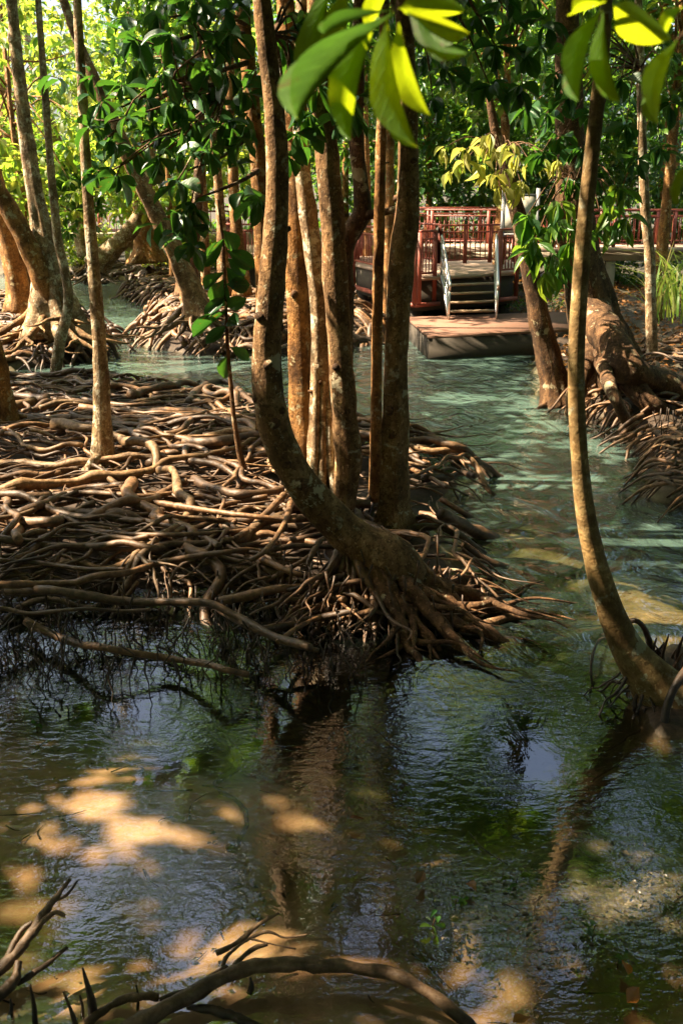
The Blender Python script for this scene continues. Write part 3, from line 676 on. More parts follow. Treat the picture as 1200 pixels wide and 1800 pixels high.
def mat_root(p, L, r, seed, lift, wig=.25):
    rng = np.random.default_rng(seed)
    d = p - BASES; k = np.argmin((d ** 2).sum(1)); away = math.atan2(d[k, 1] * .6, d[k, 0])
    ang = (away if rng.random() < .6 else rng.choice([math.pi, 0.0])) + rng.normal(0, .4)
    def zf(x, y, s):
        inside = sstep(-.8, .3, sdf(P_LEFT, x, y))
        z = mat_h(x, y) * inside + lift +   .06 * vnoise(s * 1.6, seed * 3.1, 0, seed % 97) + .045 * vnoise(s * 4.5, seed * 1.7, 0, 5)
        return z - .25 * (1 - inside)
    n = max(8, int(L / .11)); q = np.array([p[0], p[1]]); pts = [q.copy()]; ph, wl, am = rng.uniform(0, 6.28), rng.uniform(.7, 1.9), rng.uniform(.25, .75)
    for k_ in range(n):
        ang += rng.normal(0, wig * .3); h_ = ang + am * math.sin(6.283 * k_ * .11 / wl + ph)
        q = q + np.array([math.cos(h_), math.sin(h_)]) * .11; pts.append(q.copy())
    P = np.column_stack([np.array(pts), np.zeros(len(pts))]); sarr = np.arange(len(P)) * .11
    P[:, 2] = zf(P[:, 0], P[:, 1], sarr); K = min(56, len(P) * 2); C = catmull(P, K); rr = np.linspace(r, r * .32, K)
    rr = rr * (1 + .18 * vnoise(np.linspace(0, L * 3.5, len(rr)), seed * 1.3, 0, 2))
    return C, rr
def fork(mb, C, rr, seed, sides):
    rng = np.random.default_rng(seed); n = len(C)
    for _ in range(rng.integers(1, 3)):
        k = rng.integers(n // 4, n * 3 // 4); d = C[min(k + 1, n - 1)] - C[k]; a = math.atan2(d[1], d[0]) + rng.choice([-1, 1]) * rng.uniform(.3, .8); L = rng.uniform(.4, 1.3)
        z0, z1 = C[k][2], C[k][2] - rng.uniform(.02, .16)
        Cf_, rf = wander(C[k], a, L, .12, seed + 9, .3, lambda x, y, s: z0 + (z1 - z0) * s / L + .03 * np.sin(s * 7 + seed), rr[k] * .75, .004)
        mb.tube(Cf_, rf, sides)
for i, p in enumerate(sample_bank(262, P_LEFT, 0.0)):
    r = rngr.choice([.016, .025, .035, .05, .07], p=[.16, .27, .28, .18, .11]); L = rngr.uniform(2.2, 6.5) * (.7 + r * 8)
    C, rr = mat_root(p, L, r, 1000 + i, rngr.uniform(-.05, .08) + r * .9); mb = MB().tube(C, rr, 7, .25, 8, seed=i); fork(mb, C, rr, 1000 + i, 6)
    part('root', mb, M['root'] if i % 4 else M['root_pale'], rm)
med = MB()
for i, p in enumerate(sample_bank(520, P_LEFT, -.1)):
    r = rngr.uniform(.010, .026); L = rngr.uniform(.8, 2.8)
    C, rr = mat_root(p, L, r, 8000 + i, rngr.uniform(-.16, .08), .3); med.tube(C, rr, 6, .2, 9, seed=i)
part('tangled_roots', med, M['root'], rm, stuff=True)
fine = MB()
for i, p in enumerate(sample_bank(450, P_LEFT, -.15)):
    r = rngr.uniform(.006, .016); L = rngr.uniform(.5, 1.8)
    C, rr = mat_root(p, L, r, 4000 + i, rngr.uniform(-.14, .10), .35); fine.tube(C, rr, 5)
part('fine_roots', fine, M['root'], rm, stuff=True)
# rootlets hanging to the water under the front edge
hang = MB()
for i in range(420):
    u = rngr.uniform(-60, 650); v = rngr.uniform(1000, 1165); z0 = rngr.uniform(.10, .34)
    p = at_z(u, v, z0); P = [p]; q = p.copy()
    for s in range(5):
        q = q + np.array([rngr.normal(0, .035), rngr.normal(0, .035), -(z0 + .12) / 5]); P.append(q)
    hang.tube(np.array(P), np.linspace(rngr.uniform(.004, .011), .003, 6), 4)
part('hanging_rootlets', hang, M['root_dark'], rm, stuff=True)

# ================================================================== NEAR AND MIDDLE TREES
GRP = 'mangrove trees on the root banks'
def seg(u0, v0, u1, v1): pass
# the big leaning tree
t_main, A_main = tree('mangrove_tree', 'large curved mangrove trunk leaning from a buttressed root base in the water', [(724, 1120, 40), (724, 1085, 56), (718, 1045, 76), (704, 1008, 88), (680, 978, 86), (630, 953, 74), (580, 908, 66), (530, 850, 60), (492, 780, 58), (473, 700, 55), (470, 600, 52), (477, 500, 47), (485, 400, 44), (487, 300, 40), (483, 200, 37), (471, 100, 34), (458, -20, 32)], 8.2, M['bark'], top=8.5, sides=18, rough=.07, n=60, seed=3)
rngm = np.random.default_rng(8)
def spread_roots(t, A, lo, hi, n, az, reach, r, mat, seed, name='root', zend=-.1, thin=False):
    """roots that leave the axis of the trunk, arch over and run out along the ground"""
    rng = np.random.default_rng(seed); mb = MB()
    for i in range(n):
        k = rng.integers(lo, hi); p0 = A[k, :3] - np.array([0, 0, A[k, 3] * .3]); a = rng.uniform(*az); L = reach * rng.uniform(.5, 1.2); rr = r * rng.uniform(.5, 1.15); P = [p0]; q = p0.copy(); m_ = 8
        dz = p0[2] - zend
        for j in range(1, m_ + 1):
            a += rng.normal(0, .16); s_ = j / m_
            q = q + np.array([math.cos(a), math.sin(a), 0]) * L / m_
            P.append(np.array([q[0], q[1], zend + dz * (1 - s_) ** 1.25 + rng.normal(0, .02)]))
        C = catmull(P, 24); kk = np.linspace(0, 1, 24); R_ = (rr * (1 - kk) ** .7 + rr * .22) * (1 + .14 * vnoise(kk * 9, i * 3.3, seed, 4))
        if thin: mb.tube(C, R_, 5)
        else:
            b_ = MB().tube(C, R_, 9, .3, 9, seed=seed + i); fork(b_, C, R_, seed * 50 + i, 6); part(name, b_, mat, t)
    if thin: part(name, mb, mat, t, stuff=True)
spread_roots(t_main, A_main, 4, 12, 40, (-1.3, .45), 1.3, .075, M['bark_dark'], 301, 'buttress_root')
spread_roots(t_main, A_main, 4, 14, 26, (-2.6, -.8), .75, .042, M['root'], 302)
spread_roots(t_main, A_main, 4, 13, 12, (.4, 2.6), .8, .045, M['root'], 303)
spread_roots(t_main, A_main, 3, 14, 150, (-3.0, .9), .9, .018, M['root'], 304, 'thin_roots', thin=True)
lets = MB()
for i in range(260):
    a = A_main[rngm.integers(0, 12)]; p = a[:3] + np.array([rngm.normal(0, .28), rngm.normal(-.05, .22), rngm.uniform(-.2, .05)]); P = [p]; q = p.copy(); z0 = p[2]
    for s in range(6): q = q + np.array([rngm.normal(0, .03), rngm.normal(0, .03), -(z0 + .1) / 6]); P.append(q)
    lets.tube(np.array(P), np.linspace(rngm.uniform(.006, .016), .004, 7), 5)
part('rootlets', lets, M['root_dark'], t_main, stuff=True)
# core of soil and roots under its base
core = MB(); cc = A_main[2, :3]
for i in range(26):
    a = rngm.uniform(0, 6.28); p0 = cc + np.array([math.cos(a) * .15, math.sin(a) * .12, -.05]); L = rngm.uniform(.4, 1.0)
    P = [p0 + np.array([math.cos(a) * L * s, math.sin(a) * L * s * .8, -(cc[2] + .12) * s ** .8]) + rngm.normal(0, .02, 3) for s in np.linspace(0, 1, 6)]
    core.tube(catmull(P, 14), np.linspace(rngm.uniform(.04, .08), .02, 14), 7, .2, 9, seed=i)
part('root_base', core, M['root_dark'], t_main)

CL = [('ochre mottled trunk just right of the big curved trunk, its foot hidden in roots', [(535, 860, 60), (533, 820, 50), (530, 700, 44), (527, 600, 42), (524, 500, 42), (521, 400, 40), (518, 300, 37), (512, 180, 34), (505, 60, 32), (500, -20, 30)], 10.4, 'bark_orange', .25, 8.5),
      ('slim fluted trunk with a pale sunlit foot in the middle of the trunk cluster', [(566, 865, 58), (566, 830, 46), (563, 760, 38), (563, 680, 32), (563, 560, 30), (552, 450, 32), (543, 380, 32), (532, 300, 28), (528, 200, 26), (530, 60, 24), (532, -20, 22)], 10.0, 'bark_pale', .55, 8.0),
      ('thick straight mottled trunk at the centre of the cluster, foot above the root base', [(606, 905, 30), (608, 860, 40), (612, 800, 46), (604, 700, 44), (597, 600, 42), (590, 500, 44), (585, 400, 44), (577, 300, 42), (570, 220, 40), (562, 80, 36), (555, -20, 34)], 9.7, 'bark', .2, 9.0),
      ('thinnest straight pole trunk between the thick centre trunk and the rightmost cluster trunk', [(660, 880, 24), (660, 830, 22), (661, 700, 19), (663, 560, 19), (666, 400, 20), (668, 300, 19), (670, 220, 18), (674, 60, 16), (678, -20, 15)], 10.5, 'bark_orange', .1, 8.0),
      ('rightmost trunk of the cluster with a bend and a flared foot beside the stream', [(692, 930, 80), (690, 890, 56), (692, 820, 48), (694, 700, 43), (696, 600, 40), (700, 520, 44), (706, 450, 46), (714, 380, 42), (717, 300, 37), (716, 200, 34), (712, 60, 32), (708, -20, 30)], 9.8, 'bark', .3, 8.5),
      ('dark trunk forking into a bare kinked branch behind the cluster', [(600, 800, 34), (602, 640, 34), (604, 520, 34), (604, 440, 34), (618, 405, 34), (636, 376, 34), (634, 330, 27), (628, 270, 26), (624, 210, 30), (628, 100, 26), (635, -20, 24)], 11.0, 'bark_dark', .2, 8.0),
      ('dark brown upright trunk left of the big curved trunk with leafy limbs', [(470, 760, 40), (468, 640, 34), (465, 500, 32), (460, 400, 30), (455, 300, 29), (445, 200, 28), (435, 100, 27), (428, 40, 26), (424, -20, 25)], 12.5, 'bark_orange', .15, 8.5)]
clus = []
for i, (lab, px, Y, mt, fl, top) in enumerate(CL):
    t, A = tree('mangrove_tree', lab, px, Y, M[mt], top=top, flute=fl, nfl=4 + i % 3, seed=i + 2, sides=16, rough=.09); clus.append((t, A))
def knots(t, A, n, mat, seed):
    rng = np.random.default_rng(seed)
    for i in range(n):
        k = rng.integers(len(A) // 8, len(A) * 2 // 3); a = rng.uniform(math.pi * .9, math.pi * 2.1); r = A[k, 3]; c = A[k, :3]; d = np.array([math.cos(a), math.sin(a), .25])
        part('knot', MB().tube([c + d * r * .6, c + d * r * 1.0, c + d * (r * 1.0 + rng.uniform(.008, .035))], np.array([.55, .4, .22]) * r * rng.uniform(.5, 1.0), 8, .3, 14, seed=i), mat, t)
knots(t_main, A_main[10:], 9, M['bark_dark'], 1)
for i, (t, A) in enumerate(clus): knots(t, A, 4, M['bark_dark'], 10 + i)
# kinked branch and limbs
t, A = clus[5]
P = [at_y(632, 380, 11.0), at_y(655, 377, 10.9), at_y(680, 372, 10.85), at_y(700, 364, 10.8)]
part('branch', MB().tube(catmull(P, 14), np.linspace(pxw(20, P[0]), pxw(9, P[0]), 14) / 2, 10, .25, 9, seed=4), M['bark_dark'], t)
for (t, A), n, s in ((clus[0], 7, 1), (clus[2], 8, 2), (clus[4], 9, 3), (clus[1], 5, 4), (clus[3], 5, 5)):
    stilt_roots(t, (A[0, 0], A[0, 1], .10), n, .85, .05, M['root_dark'] if s in (2, 5) else M['root'], 40 + s, -.05, hi=.6)
# fluted webs on the pale foot
t, A = clus[1]
for i, (u0, u1) in enumerate([(557, 552), (568, 566), (576, 582)]):
    P = [at_y(u0, 640 + 30 * i, 9.93), at_y((u0 + u1) / 2, 760, 9.9), at_y(u1, 830, 9.87), at_y(u1 + (u1 - 566) * .7, 875, 9.8)]
    part('buttress_root', MB().tube(catmull(P, 22), np.linspace(.03, .055, 22), 8, .12, 8, seed=i), M['bark_pale'], t)

# left side trees
t_l1, A_l1 = tree('mangrove_tree', 'slender pale trunk rising from the middle of the root mat at the left', [(184, 838, 66), (181, 815, 46), (179, 780, 36), (179, 740, 31), (178, 680, 28), (174, 600, 23), (167, 500, 22), (160, 420, 20), (152, 300, 18), (147, 200, 17), (140, 80, 16), (135, -20, 15)], 11.9, M['bark_pale'], top=8.0, flute=.25, seed=5)
stilt_roots(t_l1, (A_l1[0, 0], A_l1[0, 1], .30), 6, .7, .05, M['root'], 61, .3, hi=.15)
P = [at_z(152, 832, .35), at_z(163, 815, .47), at_z(172, 800, .58)]
part('cut_stub', MB().tube(catmull(P, 10), np.linspace(.07, .05, 10), 10, .15, 8), M['bark_pale'], t_l1)
t_l2, A_l2 = tree('mangrove_tree', 'leaning brown trunk cut by the left edge on the root mat', [(8, 748, 56), (8, 725, 44), (4, 690, 38), (-6, 640, 36), (-22, 580, 34), (-45, 480, 32), (-75, 350, 30)], 14.0, M['bark_orange'], top=8.0, flute=.2, seed=6)
stilt_roots(t_l2, (A_l2[0, 0], A_l2[0, 1], .35), 6, 1.1, .09, M['root'], 62, .3, hi=.2)
t_l3, A_l3 = tree('mangrove_tree', 'thin pale spotted pole trunk standing alone in the water by the root mat', [(98, 674, 20), (100, 640, 21), (108, 590, 20), (116, 560, 18), (121, 520, 17), (111, 460, 16), (102, 420, 16), (96, 360, 15), (90, 300, 14), (81, 180, 13), (74, 90, 12), (66, -20, 11)], 19.8, M['bark_pale'], top=10.0, seed=7)

sap, A_s = tree('sapling', 'thin dark sapling with a few big leaves growing from the root mat', [(428, 825, 13), (420, 790, 11), (412, 740, 9), (407, 690, 8), (401, 620, 7), (398, 560, 6), (396, 500, 5), (392, 430, 5), (384, 350, 4)], 11.4, M['bark_dark'], group=None, seed=8, sides=8, cat='sapling')
SL = [((397, 488), (378, 542), 40), ((396, 478), (352, 508), 20), ((398, 470), (430, 512), 34), ((400, 455), (436, 480), 36), ((402, 560), (418, 570), 30), ((403, 545), (336, 592), 18), ((401, 572), (360, 604), 24), ((404, 610), (442, 632), 22), ((404, 620), (386, 672), 26),
      ((396, 520), (360, 560), 26), ((398, 440), (450, 470), 30), ((394, 420), (352, 470), 26), ((392, 405), (420, 442), 30), ((398, 500), (440, 500), 30), ((399, 540), (430, 525), 26)]
P, D, Nn, L, W = [], [], [], [], []
for (b, tp, w) in SL:
    p0, p1 = at_y(*b, 11.4), at_y(*tp, 11.4 - random.uniform(-.05, .15)); P.append(p0); D.append(p1 - p0); L.append(np.linalg.norm(p1 - p0)); W.append(pxw(w, p0))
    Nn.append(np.array([random.uniform(-.7, .4), -1, random.uniform(.1, .8)]))
leaf_objects(sap, LS['leaf_dark'], np.array(P), np.array(D), np.array(Nn), L, W)

# right side trees
t_r, A_r = tree('mangrove_tree', 'slender banded trunk curving up from the near right bank in the foreground', [(1200, 1255, 120), (1160, 1215, 96), (1120, 1165, 68), (1092, 1120, 54), (1066, 1055, 45), (1044, 980, 39), (1028, 900, 34), (1019, 820, 31), (1013, 720, 29), (1013, 600, 29), (1023, 440, 28), (1034, 320, 27), (1047, 200, 26), (1056, 120, 25), (1066, -20, 22)], 6.5, M['bark_band'], top=7.5, rough=.04, seed=9, n=60, sides=18)
spread_roots(t_r, A_r, 1, 8, 12, (-2.4, .6), .55, .034, M['root_dark'], 311)
spread_roots(t_r, A_r, 1, 8, 40, (-3.1, 3.1), .5, .012, M['root_dark'], 312, 'thin_roots', thin=True)
for i, (pts, w0, w1) in enumerate([([(1215, 1165, .35), (1190, 1200, .28), (1172, 1240, .15), (1162, 1300, -.08)], 18, 12), ([(1070, 1120, .02), (1050, 1128, .18), (1038, 1170, .14), (1042, 1215, -.05)], 5, 5), ([(1095, 1095, .4), (1120, 1092, .46), (1138, 1120, .3), (1145, 1165, .0)], 9, 12)]):
    A = [at_z(u, v, z) for u, v, z in pts]; C = catmull(A, 20)
    part('root', MB().tube(C, np.linspace(pxw(w0, A[0]), pxw(w1, A[-1]), 20) / 2, 9, .15, 8, seed=i), M['root_dark'], t_r)
for i in range(34):
    u = rngm.uniform(1105, 1215); v = rngm.uniform(1165, 1255); p = at_z(u, v, -.03); h = rngm.uniform(.12, .42) if u > 1140 else rngm.uniform(.06, .22)
    P = [p, p + (rngm.normal(0, .02), rngm.normal(0, .02), h * .5), p + (rngm.normal(0, .04), rngm.normal(0, .03), h)]
    part('breathing_root', MB().tube(catmull(P, 8), np.linspace(rngm.uniform(.015, .03), .006, 8), 6, .3, 10, seed=i), M['root_dark'], t_r)

t_r2, A_r2 = tree('mangrove_tree', 'dark leaning trunk standing in the stream beside the stone landing', [(985, 715, 66), (980, 690, 50), (968, 640, 42), (955, 590, 38), (942, 530, 34), (930, 470, 31), (920, 420, 29), (908, 370, 28), (898, 330, 26), (885, 280, 22), (868, 220, 16), (858, 160, 12)], 17.2, M['bark_dark'], flute=.35, seed=10)
stilt_roots(t_r2, (A_r2[0, 0], A_r2[0, 1], 0.05), 7, .9, .07, M['root'], 63, -.08, hi=.3)
t_r3, A_r3 = tree('mangrove_tree', 'massive lichen spotted trunk with a wide flaring buttress on the right bank', [(1075, 735, 190), (1066, 690, 150), (1055, 630, 112), (1040, 560, 86), (1024, 490, 72), (1012, 420, 66), (1006, 350, 62), (1002, 280, 52), (999, 190, 46), (996, 80, 42), (994, -20, 38)], 17.4, M['bark_dark'], top=12.0, flute=.35, nfl=5, seed=12, sides=24, n=56)
for i, (k, pts, w0, w1) in enumerate([(16, [(1100, 640, 1.0), (1150, 668, .7), (1230, 700, .4), (1320, 735, .1)], 70, 30), (12, [(1075, 690, .7), (1100, 740, .25), (1128, 785, -.1)], 34, 14), (12, [(1012, 690, .5), (1000, 738, -.1)], 44, 20), (12, [(1085, 700, .5), (1102, 735, .28), (1114, 772, .0)], 24, 9), (13, [(1130, 700, .5), (1180, 730, .15)], 60, 30)]):
    A = [A_r3[k, :3]] + [at_z(u, v, z) for u, v, z in pts]; C = catmull(A, 26)
    part('buttress_root', MB().tube(C, np.linspace(pxw(w0, A[0]), pxw(w1, A[-1]), 26) / 2, 12, .25, 4, seed=i + 60), M['bark_dark'] if i != 3 else M['root'], t_r3)
spread_roots(t_r3, A_r3, 2, 9, 10, (-2.8, .4), 1.2, .06, M['root'], 321)
t_r4, A_r4 = tree('mangrove_tree', 'thin straight lichen blotched trunk at the right edge in front of the reeds', [(1147, 660, 26), (1145, 620, 21), (1143, 540, 19), (1141, 450, 18), (1134, 380, 17), (1129, 280, 16), (1126, 180, 15), (1123, 60, 14), (1120, -20, 13)], 20.0, M['bark_pale'], top=10.0, seed=13)

# islands with tangled root mounds
def mound_roots(t, poly, top, n, seed, r=(.03, .08), h=.55, mat='root', sides=7):
    rng = np.random.default_rng(seed); lo, hi = poly.min(0), poly.max(0); lo = np.maximum(lo, (-13, 0)); hi = np.minimum(hi, (9, 60)); c = 0; extra = MB()
    while c < n:
        p = rng.uniform(lo, hi)
        if sdf(poly, p[0], p[1]) < .0: continue
        up, vp, _ = project((p[0], p[1], .3))
        if up[0] < -40 or up[0] > 1260: continue
        L = rng.uniform(.8, 2.4); rr = rng.uniform(*r)
        def zf(x, y, s):
            d = sdf(poly, x, y); return h * sstep(-.25, .9, d) + .10 * vnoise(x * 1.8, y * 1.8, s, seed + c) + rng.uniform(-.02, .06) - .36 * sstep(.2, -.15, d)
        C, ra = wander((p[0], p[1], 0), rng.uniform(0, 6.28), L, .2, seed * 100 + c, .5, zf, rr, rr * .55)
        part('root', MB().tube(C, ra, sides, .25, 7, seed=c), M[mat], t); c += 1
        if c % 2: extra.tube(C + rng.normal(0, .12, 3) * (1, 1, .3), ra * .5, 5)
    k = 0
    while k < 130:
        p = rng.uniform(lo, hi); d0 = sdf(poly, p[0], p[1]); up, vp, _ = project((p[0], p[1], .3))
        if d0 < 0 or d0 > .8 or up[0] < -40 or up[0] > 1260: continue
        g = np.array([sdf(poly, p[0] + .05, p[1]) - d0, sdf(poly, p[0], p[1] + .05) - d0]); a = math.atan2(-g[1], -g[0]) + rng.normal(0, .7); L = rng.uniform(.4, .9); z0 = h * rng.uniform(.5, 1.0)
        C, ra = wander((p[0], p[1], 0), a, L, .12, seed * 77 + k, .3, lambda x, y, s: z0 - (z0 + .12) * (s / L) ** 1.4 + .03 * np.sin(s * 8 + k), rng.uniform(r[0] * .6, r[1] * .8), .015)
        extra.tube(C, ra, 6, .2, 8, seed=k); k += 1
    part('thin_roots', extra, M[mat], t, stuff=True)
t_a, A_a = tree('mangrove_tree', 'stout leaning trunk at the far left growing out of a tangled root island', [(40, 548, 54), (36, 515, 40), (28, 470, 36), (16, 420, 34), (2, 370, 40), (-16, 300, 36), (-40, 200, 30)], 23.5, M['bark_orange'], top=9.0, flute=.3, seed=14)
stilt_roots(t_a, (A_a[0, 0], A_a[0, 1], .45), 8, 1.3, .13, M['root_pale'], 64, .35, hi=.5)
t_b, A_b = tree('mangrove_tree', 'two joined trunks with a wide skirted foot on the left root island', [(100, 590, 120), (98, 560, 92), (94, 530, 72), (88, 490, 54), (82, 450, 44), (74, 400, 36), (62, 340, 30), (50, 260, 27), (38, 170, 23), (26, 60, 20), (20, -20, 18)], 22.6, M['bark_pale'], top=9.5, flute=.55, nfl=6, seed=15, sides=22)
P = [at_y(96, 545, 22.5), at_y(72, 480, 22.4), at_y(40, 412, 22.3), at_y(4, 346, 22.2), at_y(-40, 275, 22.1)]
part('second_trunk', MB().tube(catmull(P, 24), np.linspace(pxw(44, P[0]), pxw(24, P[0]), 24) / 2, 14, .1, 4, seed=5), M['bark_orange'], t_b)
spread_roots(t_b, A_b, 1, 7, 16, (-3.3, .3), 1.9, .09, M['bark'], 331, 'buttress_root', .35)
mound_roots(t_b, P_ISL1, None, 200, 21, (.04, .09), .42, 'root')
t_c, A_c = tree('mangrove_tree', 'leaning speckled trunk on the round root island left of centre', [(352, 560, 76), (345, 538, 52), (335, 505, 38), (318, 465, 33), (300, 425, 31), (282, 390, 30), (262, 350, 29), (240, 308, 28), (215, 250, 25), (180, 170, 22), (140, 80, 18)], 23.5, M['bark'], top=9.0, flute=.35, seed=16)
mound_roots(t_c, P_ISL2, None, 240, 22, (.04, .10), .68, 'root')
spread_roots(t_c, A_c, 1, 5, 12, (0, 6.28), 1.5, .08, M['root_pale'], 341, 'root', .4)
t_d, A_d = tree('mangrove_tree', 'dark root mound with a slim trunk behind the round root island', [(330, 520, 50), (332, 480, 30), (338, 430, 22), (345, 380, 20), (350, 300, 18), (352, 200, 16)], 30, M['bark_dark'], top=10, flute=.3, seed=17)
mound_roots(t_d, P_ISL3, None, 110, 23, (.05, .11), .5, 'root')
# slim trunks between, near the centre back
for i, (lab, px, Y, mt) in enumerate([('slim upright trunk with twisted roots left of the big curved trunk', [(428, 520, 34), (424, 480, 26), (418, 430, 22), (414, 370, 20), (410, 300, 18), (404, 200, 16)], 26, 'bark_orange'),
        ('slim straight trunk seen left of the leafy dark trunk, behind the sapling', [(396, 520, 30), (394, 480, 22), (391, 420, 18), (387, 360, 16), (380, 280, 15), (370, 180, 13)], 27, 'bark'),
        ('twisted thick trunk with a hollow skirt of roots on the far left bank', [(262, 462, 70), (258, 430, 44), (250, 395, 34), (246, 350, 26), (244, 280, 22), (240, 200, 18)], 42, 'bark_orange'),
        ('crooked trunk sweeping low over roots on the far left bank', [(165, 470, 44), (190, 445, 36), (215, 420, 30), (236, 395, 26), (252, 360, 22), (262, 300, 20), (268, 220, 18)], 41, 'bark_pale'),
        ('pale leaning trunk behind the far walkway, at the left', [(150, 450, 26), (130, 360, 22), (105, 270, 20), (75, 170, 18), (45, 60, 16), (30, -20, 14)], 44, 'bark_pale'),
        ('thin dim trunk just left of the forked dark trunk, behind the cluster', [(548, 560, 26), (546, 480, 20), (540, 400, 18), (536, 300, 17), (530, 180, 15)], 24, 'bark_orange'),
        ('thin reddish trunk between the pole and the forked trunk, far back', [(648, 560, 22), (646, 480, 16), (645, 400, 14), (644, 300, 13), (640, 180, 12)], 36, 'bark_orange')]):
    t, A = tree('mangrove_tree', lab, px, Y, M[mt], top=11, flute=.3, seed=20 + i)
    stilt_roots(t, (A[0, 0], A[0, 1], .35), 8, 1.6, .11, M['root'], 80 + i, .25, hi=.7)
    if i == 2: mound_roots(t, wpoly([(120, 500), (130, 470), (290, 462), (300, 490), (285, 500)]), None, 50, 24, (.06, .13), .55, 'root_dark')

# right bank roots
P_RB = wpoly([(1000, 725), (1080, 640), (1300, 560), (1400, 860), (1170, 870), (1130, 820), (1060, 745)])
mound_roots(t_r3, P_RB, None, 70, 25, (.02, .05), .45, 'root')
rb = thing('root_tangle', 'spray of thin arching dark roots dipping into the stream at the right edge', 'roots', tuple(at_z(1170, 850, .1)))
for i in range(60):
    u = rngm.uniform(1135, 1260); v = rngm.uniform(770, 900); p = at_z(u + 40, v - 20, .45); q = at_z(u - rngm.uniform(10, 60), v + rngm.uniform(0, 26), -.04); mpt = (p + q) / 2 + np.array([0, 0, rngm.uniform(.05, .22)])
    part('root', MB().tube(catmull([p, mpt, q], 14), np.linspace(.022, .009, 14) * rngm.uniform(.6, 1.4), 6, .15, 8, seed=i), M['root_pale'] if i % 3 else M['root'], rb)
for i in range(30):
    u = rngm.uniform(1140, 1200); v = rngm.uniform(755, 800); p = at_z(u, v, .05); h = rngm.uniform(.2, .5)
    part('breathing_root', MB().tube(catmull([p, p + (rngm.normal(0, .02), 0, h * .5), p + (rngm.normal(0, .04), 0, h)], 7), np.linspace(.018, .007, 7), 5), M['root_dark'], rb)

# ================================================================== BOARDWALK
ZD, ZL = 1.5, 0.53
def flat(u, v, z): return at_z(u, v, z)
p1, p2 = flat(622, 463, ZD), flat(728, 488, ZD); p2b = flat(771, 485, ZD); p3a = flat(872, 481, ZD); p3 = flat(907, 478, ZD)
dk = thing('viewing_deck', 'brick red railed viewing deck on posts across the stream', 'deck', (p2[0], p2[1], 0))
back = 36.0
outline = [p1[:2], p2[:2], p3[:2], (p3[0] + 1.2, back), (p1[0] + .2, back)]
part('deck_slab', MB().prism(outline, ZD - .09, ZD), M['deck'], dk, smooth=False)
ins = lambda P, k: [np.array(p) + (np.mean(outline, 0) - p) * k for p in P]
part('support_wall', MB().prism(ins(outline, .03), .62, ZD - .092), M['concrete_dark'], dk, smooth=False)
for i, (x, y) in enumerate(ins(outline, .12)): part('pile', MB().box((x - .15, y - .15, -.8), (x + .15, y + .15, .618)), M['concrete_dark'], dk, smooth=False)
def railing(parent, a, b, zt, z0, gapb=.13, posts=2, post_bot=None, mid=True, mat='red_paint', offs=0.03):
    """railing between ground points a, b whose deck heights are z0 (pair); zt rail height"""
    a, b = np.array(a, float)[:2], np.array(b, float)[:2]; za, zb = z0 if isinstance(z0, tuple) else (z0, z0)
    L = np.linalg.norm(b - a); P = lambda s, h: np.array([*(a + (b - a) * s), za + (zb - za) * s + h])
    mb = MB().bar(P(0, zt), P(1, zt), .09, .055).bar(P(0, .10), P(1, .10), .045, .05)
    if mid: mb.bar(P(0, zt - .20), P(1, zt - .20), .045, .045)
    r = part('railing', mb, M[mat], parent, smooth=False)
    for i in range(posts):
        s = i / (posts - 1); z = P(s, 0)
        zb0 = z[2] if post_bot is None else post_bot
        part('post', MB().box((z[0] - .055, z[1] - .055, zb0), (z[0] + .055, z[1] + .055, z[2] + zt - .03)), M[mat], r, smooth=False)
    n = max(1, int(L / gapb)); sub = max(1, posts - 1)
    me = None
    for i in range(1, n):
        s = i / n; q = P(s, .127)
        if min(abs(s - j / sub) for j in range(sub + 1)) * L < .08: continue
        h = (zt - .225 if mid else zt - .03) - .127
        if me is None or abs(za - zb) > .01 or True:
            o = bpy.data.objects.new('baluster', baluster_me(h)); COL.objects.link(o); o.parent = r; o.location = Vector(q) - Vector(wloc(r))
    return r
_bal = {}
def baluster_me(h):
    k = round(h, 3)
    if k not in _bal:
        _bal[k] = MB().box((-.014, -.014, 0), (.014, .014, h)).mesh('baluster', smooth=False); _bal[k].materials.append(M['red_paint'])
    return _bal[k]
EDGE = np.array([0, -.07])
railing(dk, p1[:2] + EDGE, p2[:2] + EDGE, 1.15, ZD, .16, 3, .85)
railing(dk, p2[:2] + EDGE + (.12, 0), p2b[:2] + EDGE - (.12, 0), 1.15, ZD, .14, 2, .85)
railing(dk, p3a[:2] + EDGE + (.05, 0), p3[:2] + EDGE, 1.15, ZD, .13, 2, .85)
for a, b in ((p1, p2), (p2, p2b), (p3a, p3)):
    part('edge_beam', MB().bar((a[0], a[1] - .07, .80), (b[0], b[1] - .07, .80), .14, .10), M['red_paint'], dk, smooth=False)
# ramp railings behind
r0, r1, r2 = np.array([at_y(680, 400, 33)[0], 34.5]), np.array([at_y(773, 400, 30.5)[0], 30.5]), np.array([at_y(906, 400, 31.5)[0], 31.5])
railing(dk, r0, r1, 1.1, ZD + .1, .17, 3); railing(dk, r1, r2, 1.1, ZD + .08, .17, 4)
railing(dk, (p1[0], p1[1] + .1), (p1[0] + .3, back), 1.1, ZD, .17, 3)
